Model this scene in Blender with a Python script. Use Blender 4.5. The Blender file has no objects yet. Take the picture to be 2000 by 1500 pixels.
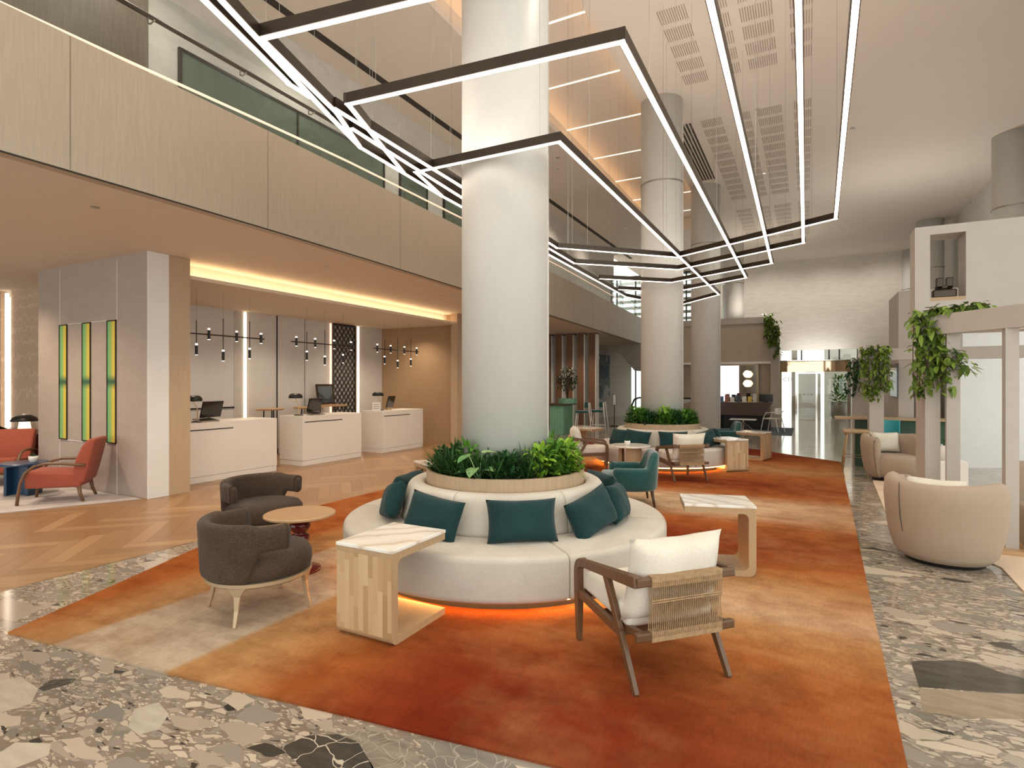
import bpy, bmesh, math, random
from mathutils import Vector, Matrix
PI = math.pi
random.seed(7)
SC = bpy.context.scene
COL = SC.collection

# ------------------------------------------------------------------ camera, sky, exposure
cam_d = bpy.data.cameras.new('camera'); cam = bpy.data.objects.new('camera', cam_d); COL.objects.link(cam)
cam.location = (0, 0, 1.6); cam.rotation_euler = (PI / 2, 0, math.radians(27.6))
cam_d.sensor_width = 36; cam_d.lens = 19.8; cam_d.clip_end = 300
SC.camera = cam
SC.view_settings.view_transform = 'Standard'; SC.view_settings.look = 'None'
SC.view_settings.gamma = 1; SC.view_settings.use_curve_mapping = False
SC.view_settings.exposure = -0.12
W = bpy.data.worlds.new('sky'); SC.world = W; W.use_nodes = True
bg = W.node_tree.nodes['Background']; bg.inputs[0].default_value = (.97, 1.0, .95, 1); bg.inputs[1].default_value = 2.5

def lamp(name, kind, loc, energy, color=(1, .86, .7), rot=(0, 0, 0), size=.3, size_y=None, spot=1.6, blend=.8):
    d = bpy.data.lights.new(name, kind); d.energy = energy; d.color = color
    if kind == 'AREA':
        d.size = size
        if size_y: d.shape = 'RECTANGLE'; d.size_y = size_y
    else: d.shadow_soft_size = size
    if kind == 'SPOT': d.spot_size = spot; d.spot_blend = blend
    o = bpy.data.objects.new(name, d); COL.objects.link(o); o.location = loc; o.rotation_euler = rot
    return o
# recessed downlights of the high ceiling (their trims are built further down)
HIGH_SPOTS = [(-1.3, 2.2), (-3.9, 1.6), (-1.2, 5.6), (-5.5, 4.6), (-1.2, 9.0), (-5.5, 8.6), (-.9, 12.6), (.6, 4.2), (1.6, 8.2), (-1.0, 16.5), (.9, 14.5), (-5.5, 13.0), (.6, 20), (-1.2, 21.5)]
for x, y in HIGH_SPOTS:
    lamp('ceiling_spot', 'SPOT', (x, y, 7.2), 150, size=.08, spot=1.5, color=(1, .92, .76))
# added spots brightening the dark back wall, then indirect lamps over the portal and added ones over kiosk and entrance
for x in (-3.6, -1.4, .8, 3.0):
    lamp('added_back_wall_spot', 'SPOT', (x, 27.0, 7.2), 150, size=.1, spot=2.3, color=(1, .92, .82), rot=(.35, 0, 0))
lamp('portal_uplight', 'AREA', (2.6, 8.35, 3.5), 6, (1, .9, .76), (PI, 0, 0), .12, 2.2)
lamp('added_kiosk_uplight', 'AREA', (-1.6, 23.0, 4.16), 60, (1, .92, .8), (PI, 0, 0), .9, .2)  # added over the kiosk to brighten the far ceiling
lamp('added_entrance_uplight', 'AREA', (.4, 28.4, 2.75), 30, (.95, 1, .97), (PI, 0, 0), 2.4, .2)  # added above the doors to brighten the far ceiling
lamp('portal_uplight', 'AREA', (2.2, 18.15, 3.45), 90, (1, .96, .88), (PI, 0, 0), .3, .2)
lamp('portal_uplight', 'AREA', (2.2, 13.5, 3.5), 28, (1, .95, .86), (PI, 0, 0), .7, .2)
LOW_SPOTS = [(-6.6, 3.2), (-6.7, 6.5), (-6.8, 9.8), (-7.0, 14), (-9.4, 3.2), (-11.2, 3.6), (-7.2, 18)]
for x, y in LOW_SPOTS:
    lamp('soffit_spot', 'SPOT', (x, y, 3.42), 200, size=.06, spot=2.2, color=(1, .8, .6))
BAY_SPOTS = [(-9.6, 6.2), (-9.6, 8.4), (-9.6, 10.8), (-9.3, 11.9)]
for x, y in BAY_SPOTS:
    lamp('bay_spot', 'SPOT', (x, y, 3.14), 105, size=.06, spot=2.3, color=(1, .82, .62))

# ------------------------------------------------------------------ materials
def _new(name):
    m = bpy.data.materials.new(name); m.use_nodes = True
    return m, m.node_tree, m.node_tree.nodes['Principled BSDF']
def N(t, typ, **kw):
    n = t.nodes.new(typ)
    for k, v in kw.items(): setattr(n, k, v)
    return n
def L(t, a, b): t.links.new(a, b)
def ramp(t, src, stops, interp='LINEAR'):
    r = N(t, 'ShaderNodeValToRGB'); r.color_ramp.interpolation = interp
    el = r.color_ramp.elements
    while len(el) < len(stops): el.new(.5)
    for e, (p, c) in zip(el, stops): e.position = p; e.color = (*c, 1)
    L(t, src, r.inputs[0]); return r.outputs[0]
def coords(t, scale=(1, 1, 1), rot=(0, 0, 0), kind='Object'):
    c = N(t, 'ShaderNodeTexCoord'); mp = N(t, 'ShaderNodeMapping')
    mp.inputs['Scale'].default_value = scale; mp.inputs['Rotation'].default_value = rot
    L(t, c.outputs[kind], mp.inputs[0]); return mp.outputs[0]
def noise(t, v, scale, detail=3, rough=.5):
    n = N(t, 'ShaderNodeTexNoise'); n.inputs['Scale'].default_value = scale
    n.inputs['Detail'].default_value = detail; n.inputs['Roughness'].default_value = rough
    L(t, v, n.inputs['Vector']); return n.outputs[0]
def math_(t, op, a, b=None, c=None):
    n = N(t, 'ShaderNodeMath', operation=op)
    for i, v in enumerate((a, b, c)):
        if v is None: continue
        if hasattr(v, 'is_linked') or hasattr(v, 'links'): L(t, v, n.inputs[i])
        else: n.inputs[i].default_value = v
    return n.outputs[0]
def mixc(t, f, a, b):
    n = N(t, 'ShaderNodeMix', data_type='RGBA')
    if hasattr(f, 'links'): L(t, f, n.inputs[0])
    else: n.inputs[0].default_value = f
    for i, v in ((6, a), (7, b)):
        if hasattr(v, 'links'): L(t, v, n.inputs[i])
        else: n.inputs[i].default_value = (*v, 1)
    return n.outputs[2]
def bump(t, p, h, strength=.2, dist=.01):
    b = N(t, 'ShaderNodeBump'); b.inputs['Strength'].default_value = strength; b.inputs['Distance'].default_value = dist
    L(t, h, b.inputs['Height']); L(t, b.outputs[0], p.inputs['Normal'])
def sc(c, k): return tuple(min(1, x * k) for x in c)
def plain(name, c, rough=.5, metal=0, var=.06, scale=6, bmp=0, bscale=60, stretch=(1, 1, 1), spec=.5, rot=(0, 0, 0)):
    m, t, p = _new(name); v = coords(t, stretch, rot)
    n = noise(t, v, scale, 4)
    col = ramp(t, n, [(.3, sc(c, 1 - var)), (.7, sc(c, 1 + var))])
    L(t, col, p.inputs['Base Color'])
    p.inputs['Roughness'].default_value = rough; p.inputs['Metallic'].default_value = metal
    p.inputs['Specular IOR Level'].default_value = spec
    if bmp: bump(t, p, noise(t, v, bscale, 3), bmp)
    return m
def wood(name, c, rough=.45, grain=.16, along='z', scale=9):
    st = {'z': (6, 6, .35), 'x': (.35, 6, 6), 'y': (6, .35, 6)}[along]
    m, t, p = _new(name); v = coords(t, st)
    n = noise(t, v, scale, 5, .6); n2 = noise(t, coords(t), 1.3, 2)
    c1 = ramp(t, n, [(.25, sc(c, 1 - grain)), (.75, sc(c, 1 + grain))])
    c2 = mixc(t, math_(t, 'MULTIPLY', n2, .35), c1, sc(c, .8))
    L(t, c2, p.inputs['Base Color']); p.inputs['Roughness'].default_value = rough
    bump(t, p, n, .05, .003); return m
def fabric(name, c, rough=.9, var=.1, weave=420, sheen=.08):
    m, t, p = _new(name); v = coords(t)
    a = noise(t, coords(t, (1, 1, .25)), weave, 2); b = noise(t, coords(t, (.25, .25, 1)), weave, 2)
    w = math_(t, 'ADD', a, b); n = noise(t, v, 3, 2)
    w2 = math_(t, 'ADD', math_(t, 'MULTIPLY', w, .5), math_(t, 'MULTIPLY', math_(t, 'SUBTRACT', n, .5), .4))
    L(t, ramp(t, w2, [(.3, sc(c, 1 - var * 1.6)), (.7, sc(c, 1 + var * 1.4))]), p.inputs['Base Color'])
    p.inputs['Roughness'].default_value = rough; p.inputs['Sheen Weight'].default_value = sheen
    p.inputs['Specular IOR Level'].default_value = .2
    bump(t, p, w, .25, .002); return m
def emit(name, c, s):
    m, t, p = _new(name); p.inputs['Base Color'].default_value = (*c, 1)
    p.inputs['Emission Color'].default_value = (*c, 1); p.inputs['Emission Strength'].default_value = s; return m
def glass(name, tint=(.8, .88, .84), rough=0, refl=1.0):
    m = bpy.data.materials.new(name); m.use_nodes = True; t = m.node_tree; t.nodes.clear()
    o = N(t, 'ShaderNodeOutputMaterial'); tr = N(t, 'ShaderNodeBsdfTransparent'); tr.inputs[0].default_value = (*tint, 1)
    g = N(t, 'ShaderNodeBsdfGlossy'); g.inputs['Roughness'].default_value = rough
    f = N(t, 'ShaderNodeLayerWeight'); f.inputs[0].default_value = .5
    k = math_(t, 'ADD', math_(t, 'MULTIPLY', math_(t, 'POWER', f.outputs['Facing'], 4.0), .7 * refl), .04)
    mx = N(t, 'ShaderNodeMixShader'); L(t, k, mx.inputs[0])
    L(t, tr.outputs[0], mx.inputs[1]); L(t, g.outputs[0], mx.inputs[2]); L(t, mx.outputs[0], o.inputs[0]); return m

def plaster(name, c, rough=.8, var=.06, streak=(1, 1, 3)):
    m, t, p = _new(name); v = coords(t, streak)
    a = noise(t, v, 2.2, 6, .7); b = noise(t, v, 14, 5, .7)
    s = math_(t, 'ADD', math_(t, 'MULTIPLY', a, .6), math_(t, 'MULTIPLY', b, .4))
    L(t, ramp(t, s, [(.35, sc(c, 1 - var)), (.65, sc(c, 1 + var))]), p.inputs['Base Color'])
    p.inputs['Roughness'].default_value = rough; bump(t, p, s, .15, .01); return m

M = {}
M['terrazzo'] = None
def terrazzo():
    m, t, p = _new('terrazzo')
    base = coords(t)
    wn = N(t, 'ShaderNodeTexNoise'); wn.inputs['Scale'].default_value = 3.0; wn.inputs['Detail'].default_value = 3; L(t, base, wn.inputs['Vector'])
    sub = N(t, 'ShaderNodeVectorMath', operation='MULTIPLY_ADD'); L(t, wn.outputs['Color'], sub.inputs[0])
    sub.inputs[1].default_value = (.16, .16, 0); L(t, base, sub.inputs[2])
    mp = N(t, 'ShaderNodeMapping'); mp.inputs['Rotation'].default_value = (0, 0, .5); mp.inputs['Scale'].default_value = (.55, 1.25, 1); L(t, sub.outputs[0], mp.inputs[0])
    v = mp.outputs[0]
    def vor(scale, feat, rnd=1):
        n = N(t, 'ShaderNodeTexVoronoi', voronoi_dimensions='2D', feature=feat); n.inputs['Scale'].default_value = scale
        n.inputs['Randomness'].default_value = rnd; L(t, v, n.inputs['Vector']); return n
    cream = (.52, .43, .33); grey = (.30, .255, .21); dark = (.045, .042, .036); mat_ = (.24, .19, .145)
    chips = [(0, grey), (.3, (.40, .33, .26)), (.5, cream), (.8, (.58, .49, .38)), (.88, (.22, .20, .165)), (.955, dark)]
    def layer(scale, edge, under, seedshift, thr=None):
        a = vor(scale, 'F1'); e = vor(scale, 'DISTANCE_TO_EDGE')
        sp = N(t, 'ShaderNodeSeparateColor'); L(t, a.outputs['Color'], sp.inputs[0])
        col = ramp(t, sp.outputs[seedshift], chips, 'CONSTANT')
        mask = math_(t, 'GREATER_THAN', e.outputs['Distance'], edge)
        if thr is not None: mask = math_(t, 'MULTIPLY', mask, math_(t, 'GREATER_THAN', sp.outputs[(seedshift + 1) % 3], thr))
        return mixc(t, mask, under, col)
    c0 = ramp(t, noise(t, base, 3, 5), [(.3, sc(mat_, .85)), (.7, sc(mat_, 1.15))])
    c1 = layer(58, .12, c0, 0, .45)
    c2 = layer(24, .10, c1, 1, .58)
    c3 = layer(9, .06, c2, 2, .72)
    c4 = layer(3.2, .05, c3, 0, .9)
    tone = ramp(t, noise(t, base, .7, 3), [(.3, (.86, .86, .88)), (.7, (1, 1, 1))])
    mu = N(t, 'ShaderNodeMix', data_type='RGBA', blend_type='MULTIPLY'); mu.inputs[0].default_value = 1
    L(t, c4, mu.inputs[6]); L(t, tone, mu.inputs[7])
    L(t, mu.outputs[2], p.inputs['Base Color'])
    p.inputs['Roughness'].default_value = .1; p.inputs['Specular IOR Level'].default_value = .6
    return m
M['terrazzo'] = terrazzo()
def parquet():
    m, t, p = _new('parquet')
    a = N(t, 'ShaderNodeVertexColor', layer_name='tone')
    uv = N(t, 'ShaderNodeUVMap'); mp = N(t, 'ShaderNodeMapping'); mp.inputs['Scale'].default_value = (1, 12, 1); L(t, uv.outputs[0], mp.inputs[0])
    g = noise(t, mp.outputs[0], 4, 5, .6)
    base = ramp(t, a.outputs[0], [(0, (.30, .165, .075)), (1, (.46, .28, .14))])
    c = mixc(t, math_(t, 'MULTIPLY', g, .45), base, (.30, .15, .065))
    L(t, c, p.inputs['Base Color']); p.inputs['Roughness'].default_value = .3
    return m
M['parquet'] = parquet()
def mult(t, a, b):
    n = N(t, 'ShaderNodeMix', data_type='RGBA', blend_type='MULTIPLY'); n.inputs[0].default_value = 1
    L(t, a, n.inputs[6]); n.inputs[7].default_value = (*b, 1); return n.outputs[2]
def rug():
    m, t, p = _new('rug_pile')
    c = N(t, 'ShaderNodeTexCoord'); s = N(t, 'ShaderNodeSeparateXYZ'); L(t, c.outputs['Object'], s.inputs[0])
    X, Y = s.outputs[0], s.outputs[1]
    nz = noise(t, coords(t, (1, 1, 1)), 1.1, 4, .6); nf = noise(t, coords(t, (.5, 1.6, 1)), 4.5, 5, .7)
    wob = math_(t, 'MULTIPLY', math_(t, 'SUBTRACT', noise(t, coords(t, (.4, 3, 1)), 1.6, 3), .5), .5)
    red = (.20, .030, .010); oran = (.37, .115, .030); tan = (.46, .25, .105); beige = (.62, .44, .28); greyb = (.50, .40, .295)
    # bands across the length on the right-hand part (by Y) and along it on the left (by X)
    yy = math_(t, 'ADD', Y, wob)
    fy = math_(t, 'DIVIDE', yy, 16.0)
    by = ramp(t, fy, [(0, red), (2.6 / 16, red), (3.5 / 16, oran), (3.95 / 16, tan), (4.25 / 16, beige), (4.95 / 16, tan), (5.35 / 16, oran), (6.0 / 16, red), (6.9 / 16, oran), (7.5 / 16, beige), (8.2 / 16, beige), (8.7 / 16, oran), (9.6 / 16, red), (10.6 / 16, oran), (11.4 / 16, tan), (12.6 / 16, oran), (13.6 / 16, red)])
    fx = math_(t, 'DIVIDE', math_(t, 'ADD', X, 6), 6.0)
    bx = ramp(t, fx, [(0, oran), (.22, oran), (.29, tan), (.318, tan), (.325, greyb), (.475, greyb), (.482, tan), (.53, tan), (.60, oran), (.74, red), (1, red)])
    edge = ramp(t, math_(t, 'MULTIPLY', math_(t, 'ADD', X, .9), .8), [(.1, (0, 0, 0)), (.9, (.8, .8, .8))])
    by = mixc(t, edge, by, mixc(t, .5, by, (.40, .15, .045)))
    msk = ramp(t, math_(t, 'ADD', math_(t, 'ADD', X, 2.6), math_(t, 'MULTIPLY', math_(t, 'SUBTRACT', nz, .5), .8)), [(.25, (1, 1, 1)), (.95, (0, 0, 0))])
    near = math_(t, 'LESS_THAN', Y, 7.5)
    msk2 = math_(t, 'MULTIPLY', msk, near)
    col = mixc(t, msk2, by, bx)
    # cloudy washes of the dye
    col = mixc(t, ramp(t, nz, [(.50, (0, 0, 0)), (.78, (.45, .45, .45))]), col, tan)
    cl = noise(t, coords(t), 2.6, 4, .65)
    col = mixc(t, ramp(t, cl, [(.36, (.5, .5, .5)), (.56, (0, 0, 0))]), col, mult(t, col, (.55, .42, .36)))
    col = mixc(t, ramp(t, noise(t, coords(t, (1, .25, 1)), 70, 3), [(.3, (.3, .3, .3)), (.65, (0, 0, 0))]), col, mult(t, col, (.6, .5, .45)))
    col = mixc(t, ramp(t, nf, [(.34, (.4, .4, .4)), (.56, (0, 0, 0))]), col, mult(t, col, (.6, .5, .45)))
    L(t, col, p.inputs['Base Color']); p.inputs['Roughness'].default_value = .95
    p.inputs['Specular IOR Level'].default_value = .05; p.inputs['Sheen Weight'].default_value = 0
    pile = noise(t, coords(t, (1, .35, 1)), 160, 3); bump(t, p, pile, .5, .006)
    return m
M['rug'] = rug()
def marble():
    m, t, p = _new('marble'); v = coords(t, (1, 1, 1), (0, 0, .7))
    w = N(t, 'ShaderNodeTexWave', wave_type='BANDS'); w.inputs['Scale'].default_value = 1.6; w.inputs['Distortion'].default_value = 9; w.inputs['Detail'].default_value = 4
    L(t, v, w.inputs[0])
    L(t, ramp(t, w.outputs[0], [(0, (.60, .50, .40)), (.06, (.70, .64, .56)), (.3, (.76, .72, .66)), (1, (.80, .77, .72))]), p.inputs['Base Color'])
    p.inputs['Roughness'].default_value = .15; return m
M['marble'] = marble()
def butcher():
    m, t, p = _new('block_wood'); v = coords(t)
    s = N(t, 'ShaderNodeSeparateXYZ'); L(t, v, s.inputs[0])
    sx = math_(t, 'ADD', s.outputs[0], s.outputs[1])
    k = math_(t, 'FLOOR', math_(t, 'MULTIPLY', s.outputs[0], 26))
    wn = N(t, 'ShaderNodeTexWhiteNoise', noise_dimensions='1D'); L(t, k, wn.inputs['W'])
    z2 = math_(t, 'FLOOR', math_(t, 'ADD', math_(t, 'MULTIPLY', s.outputs[2], 3.2), math_(t, 'MULTIPLY', wn.outputs[0], 5)))
    cb = N(t, 'ShaderNodeCombineXYZ'); L(t, k, cb.inputs[0]); L(t, z2, cb.inputs[1])
    w2 = N(t, 'ShaderNodeTexWhiteNoise', noise_dimensions='3D'); L(t, cb.outputs[0], w2.inputs[0])
    base = ramp(t, w2.outputs['Value'], [(0, (.38, .235, .115)), (.5, (.50, .33, .18)), (1, (.62, .44, .26))])
    g = noise(t, coords(t, (8, 8, .5)), 12, 4)
    L(t, mixc(t, math_(t, 'MULTIPLY', g, .3), base, (.36, .22, .11)), p.inputs['Base Color']); p.inputs['Roughness'].default_value = .4
    return m
M['block'] = butcher()
def strips():
    m, t, p = _new('screen_strip_glow')
    return m
def leafmat(name, a, b):
    m, t, p = _new(name)
    i = N(t, 'ShaderNodeNewGeometry')
    n = noise(t, coords(t), 9, 3)
    r = math_(t, 'ADD', math_(t, 'MULTIPLY', i.outputs['Random Per Island'], .75), math_(t, 'MULTIPLY', n, .3))
    L(t, ramp(t, r, [(.05, a), (.95, b)]), p.inputs['Base Color']); p.inputs['Roughness'].default_value = .5; p.inputs['Specular IOR Level'].default_value = .25
    p.inputs['Subsurface Weight'].default_value = 0
    return m

M.update(
    backwall=plaster('stone_paper', (.66, .60, .53), .8, .12, (1, 1, 5)),
    ceiling=plaster('ceiling_plaster', (.60, .53, .46), .85, .025, (1, 3, 1)),
    soffit=plaster('soffit_paint', (.68, .59, .48), .85, .03, (1, 3, 1)),
    fascia=wood('fascia_veneer', (.44, .355, .265), .45, .09),
    plaster_grey=plaster('grey_plaster', (.50, .47, .43), .8, .12, (1.6, 1.6, 3)),
    plaster_mauve=plaster('mauve_plaster', (.385, .315, .27), .8, .07, (1, 1, 2)),
    frame_paint=plain('taupe_paint', (.47, .42, .375), .6, 0, .03),
    pillar_white=plain('white_laminate', (.74, .735, .71), .5, 0, .03, 3),
    pillar_wood=wood('pale_oak', (.48, .35, .23), .5, .08),
    oakwall=wood('amber_oak_veneer', (.38, .25, .14), .5, .1),
    column=plaster('column_paint', (.58, .565, .53), .42, .03, (2, 2, 1)),
    seam=plain('column_seam', (.75, .74, .7), .25, .6),
    black=plain('black_metal', (.018, .016, .015), .4, .3),
    bronze=plain('dark_bronze', (.06, .042, .03), .35, .6, .1),
    led=emit('led_warm', (1, .80, .58), 5),
    led_bar=emit('led_bar', (1, .86, .72), 7), led_up=emit('led_up', (1, .92, .82), 24),  # led_up: glow of the upward strips added to brighten the ceiling
    led_amber=emit('led_amber', (1, .45, .12), 26),
    led_cove=emit('led_cove', (1, .62, .30), 11),
    led_slot=emit('led_slot', (1, .84, .62), 2.2),
    led_line=emit('led_line', (1, .62, .46), 1.4), led_cove2=emit('led_cream', (1, .76, .48), 17),  # led_line also stands in for the reflection in the mezzanine glass
    bulb=emit('bulb', (1, .9, .78), 7),
    glass=glass('balustrade_glass', (.90, .94, .94), 0, 1.3),
    clearglass=glass('clear_glass', (.92, .95, .93), 0, 1.2),
    greenglass=plain('dark_green_glass', (.09, .12, .095), .12, 0, .1, spec=.5),
    darkpanel=wood('dark_stained_panel', (.15, .12, .095), .4, .3),
    steel=plain('brushed_steel', (.45, .42, .38), .28, 1, .05),
    brass=plain('brass', (.60, .42, .22), .25, 1, .05),
    chrome=plain('chrome', (.75, .70, .64), .08, 1, .02),
    mirror=plain('bronze_mirror', (.75, .55, .36), .03, 1, .02),
    clear_mirror=plain('wall_mirror', (.8, .78, .75), .02, 1, .01),
    desk=plaster('desk_stone', (.74, .70, .64), .45, .03, (1, 1, 1)),
    panel=plain('pale_panel', (.60, .58, .555), .45, 0, .02),
    sofa=fabric('oat_fabric', (.55, .50, .43)),
    cream=fabric('cream_fabric', (.68, .62, .53)),
    teal=fabric('teal_cushion', (.010, .038, .040), var=.25),
    velvet=fabric('teal_velvet', (.007, .068, .066), .7, .2, 120, .6),
    brown=fabric('brown_tweed', (.068, .043, .029), var=.35, weave=300),
    barrel=fabric('beige_boucle', (.38, .29, .215), var=.05),
    coral=fabric('coral_fabric', (.34, .085, .052), var=.08),
    walnut=wood('walnut', (.155, .078, .036), .4, .2, 'x'),
    walnutz=wood('walnut_leg', (.125, .062, .028), .4, .2),
    ash=wood('ash_wood', (.43, .29, .16), .4, .1),
    oak=wood('oak_top', (.50, .31, .16), .35, .12, 'x'),
    ringoak=wood('oak_slats', (.44, .31, .19), .5, .14),
    rope=plain('paper_cord', (.36, .23, .12), .8, 0, .2, 40, .4, 200),
    champagne=plain('champagne_frame', (.44, .33, .205), .38, .35, .04),
    maroon=plain('maroon_lacquer', (.10, .010, .010), .12, 0, .1),
    blue=plain('blue_lacquer', (.012, .045, .10), .3, 0, .1),
    darkwood=wood('espresso_wood', (.07, .035, .022), .35, .2, 'x'),
    finwood=wood('fin_walnut', (.16, .08, .045), .45, .15),
    greenpaint=plain('mint_paint', (.19, .40, .27), .5, 0, .06),
    soil=plain('soil', (.02, .015, .01), 1, 0, .3, 40),
    white=plain('white_glaze', (.8, .78, .74), .3, 0, .02),
    screen=plain('screen_black', (.006, .006, .008), .15, 0, 0),
    greyrug=plain('pale_rug', (.52, .48, .46), .95, 0, .22, 2.2, .3, 200, (1, .5, 1)),
    sandrug=plain('sand_rug', (.66, .50, .36), .95, 0, .08, 2, .3, 200),
    dark=plain('dark_parts_and_gap_shade', (.03, .025, .02), .8),  # near-black for dark parts and the painted shade of the fascia gap
    seamline=plain('panel_joint', (.24, .18, .13), .8),
    grille=plain('ceiling_slot', (.28, .22, .17), .8),
    lf_grass=leafmat('grass_blade', (.008, .03, .008), (.05, .13, .03)),
    lf_dark=leafmat('dark_leaf', (.006, .028, .010), (.03, .11, .025)),
    lf_mid=leafmat('mid_leaf', (.02, .075, .012), (.10, .25, .03)),
    lf_lime=leafmat('lime_leaf', (.09, .24, .02), (.28, .45, .04)),
    lf_vari=leafmat('variegated_leaf', (.05, .20, .06), (.35, .5, .2)),
    lf_vine=leafmat('vine_leaf', (.015, .06, .008), (.24, .34, .05)),
    lf_olive=leafmat('olive_leaf', (.012, .03, .012), (.06, .10, .05)),
    bark=plain('bark', (.10, .065, .04), .9),
)
def strip_mat():
    m, t, p = _new('coloured_glass')
    s = N(t, 'ShaderNodeSeparateXYZ'); L(t, coords(t), s.inputs[0])
    f = math_(t, 'ADD', math_(t, 'MULTIPLY', s.outputs[0], 3.6), .5)
    c = ramp(t, f, [(.0, (.10, .34, .15)), (.42, (.22, .38, .12)), (.62, (.55, .42, .06)), (1, (.66, .50, .08))])
    zz = math_(t, 'MULTIPLY', math_(t, 'ABSOLUTE', s.outputs[2]), 9)
    c = mixc(t, ramp(t, zz, [(.1, (0, 0, 0)), (1, (1, 1, 1))]), (.04, .11, .06), c)
    L(t, c, p.inputs['Base Color']); p.inputs['Roughness'].default_value = .35
    L(t, c, p.inputs['Emission Color']); p.inputs['Emission Strength'].default_value = .2
    return m
M['strip'] = strip_mat()

# ------------------------------------------------------------------ mesh helpers
def BM(): return bmesh.new()
def obj(name, bm, mat, parent=None, smooth=False, bev=0, loc=None, sub=0):
    me = bpy.data.meshes.new(name)
    bmesh.ops.recalc_face_normals(bm, faces=bm.faces)
    bm.to_mesh(me); bm.free()
    mats = mat if isinstance(mat, (list, tuple)) else [mat]
    for x in mats: me.materials.append(M[x] if isinstance(x, str) else x)
    if smooth:
        for f in me.polygons: f.use_smooth = True
    o = bpy.data.objects.new(name, me); COL.objects.link(o)
    if parent: o.parent = parent
    if loc: o.location = loc
    if bev:
        b = o.modifiers.new('bevel', 'BEVEL'); b.width = bev; b.segments = 3; b.limit_method = 'ANGLE'; b.angle_limit = .6
    if sub:
        s = o.modifiers.new('sub', 'SUBSURF'); s.levels = sub; s.render_levels = sub
    return o
def tag(o, label, cat, group=None, kind=None):
    o['label'] = label; o['category'] = cat
    if group: o['group'] = group
    if kind: o['kind'] = kind
    return o
def thing(name, label, cat, loc=(0, 0, 0), rz=0, group=None):
    o = bpy.data.objects.new(name, None); COL.objects.link(o); o.empty_display_size = .1
    o.location = loc; o.rotation_euler = (0, 0, rz); return tag(o, label, cat, group)
def struct(name, bm, mat, **k):
    o = obj(name, bm, mat, **k)
    if not k.get('parent'): o['kind'] = 'structure'
    return o
def dup(root, loc=None, rz=None, label=None, group=None, scale=None):
    r = root.copy(); COL.objects.link(r)
    if loc is not None: r.location = loc
    if rz is not None: r.rotation_euler = (0, 0, rz)
    if label: r['label'] = label
    if group: r['group'] = group
    if scale: r.scale = (scale,) * 3
    for ch in list(root.children):
        c = ch.copy(); COL.objects.link(c); c.parent = r
        for g in list(ch.children):
            d = g.copy(); COL.objects.link(d); d.parent = c
    return r
def box(bm, x0, x1, y0, y1, z0, z1, mt=None):
    vs = [bm.verts.new((x, y, z)) for z in (z0, z1) for y in (y0, y1) for x in (x0, x1)]
    if mt: 
        for v in vs: v.co = mt @ v.co
    for f in ((0, 1, 3, 2), (4, 6, 7, 5), (0, 4, 5, 1), (2, 3, 7, 6), (0, 2, 6, 4), (1, 5, 7, 3)):
        bm.faces.new([vs[i] for i in f])
    return vs
def prism(bm, poly, z0, z1):
    a = [bm.verts.new((x, y, z0)) for x, y in poly]; b = [bm.verts.new((x, y, z1)) for x, y in poly]
    n = len(poly); bm.faces.new(a[::-1]); bm.faces.new(b)
    for i in range(n): bm.faces.new((a[i], a[(i + 1) % n], b[(i + 1) % n], b[i]))
def bar(bm, p, q, w, h, up=(0, 0, 1), w2=None, h2=None):
    p = Vector(p); q = Vector(q); d = (q - p).normalized(); u = Vector(up)
    s = d.cross(u)
    if s.length < 1e-4: s = d.cross(Vector((0, 1, 0)))
    s.normalize(); u = s.cross(d).normalized(); w2 = w2 or w; h2 = h2 or h
    A = [bm.verts.new(p + s * a * w / 2 + u * b * h / 2) for a, b in ((-1, -1), (1, -1), (1, 1), (-1, 1))]
    B = [bm.verts.new(q + s * a * w2 / 2 + u * b * h2 / 2) for a, b in ((-1, -1), (1, -1), (1, 1), (-1, 1))]
    bm.faces.new(A[::-1]); bm.faces.new(B)
    for i in range(4): bm.faces.new((A[i], A[(i + 1) % 4], B[(i + 1) % 4], B[i]))
def tube(bm, pts, r, n=8, closed=False, r2=None, sq=1.0):
    pts = [Vector(p) for p in pts]; rings = []; prev = None
    m = len(pts)
    for i, p in enumerate(pts):
        a = pts[i - 1] if (i or closed) else p; b = pts[(i + 1) % m] if (i < m - 1 or closed) else p
        d = (b - a).normalized()
        if prev is None:
            s = d.cross(Vector((0, 0, 1)))
            if s.length < .05: s = d.cross(Vector((0, 1, 0)))
        else: s = prev - d * prev.dot(d)
        s.normalize(); prev = s; u = d.cross(s)
        rr = r if r2 is None else r + (r2 - r) * i / (m - 1)
        rings.append([bm.verts.new(p + (s * math.cos(k * 2 * PI / n) + u * math.sin(k * 2 * PI / n) * sq) * rr) for k in range(n)])
    for i in range(m if closed else m - 1):
        A, B = rings[i], rings[(i + 1) % m]
        for k in range(n): bm.faces.new((A[k], A[(k + 1) % n], B[(k + 1) % n], B[k]))
    if not closed: bm.faces.new(rings[0][::-1]); bm.faces.new(rings[-1])
def lathe(bm, prof, n=48, c=(0, 0, 0)):
    rings = []
    for r, z in prof:
        if r < 1e-5: rings.append([bm.verts.new((c[0], c[1], c[2] + z))])
        else: rings.append([bm.verts.new((c[0] + r * math.cos(k * 2 * PI / n), c[1] + r * math.sin(k * 2 * PI / n), c[2] + z)) for k in range(n)])
    for A, B in zip(rings, rings[1:]):
        if len(A) == 1 and len(B) == 1: continue
        for k in range(n):
            j = (k + 1) % n
            if len(A) == 1: bm.faces.new((A[0], B[k], B[j]))
            elif len(B) == 1: bm.faces.new((A[k], A[j], B[0]))
            else: bm.faces.new((A[k], A[j], B[j], B[k]))
    if len(rings[0]) > 1: bm.faces.new(rings[0][::-1])
    if len(rings[-1]) > 1: bm.faces.new(rings[-1])
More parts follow.
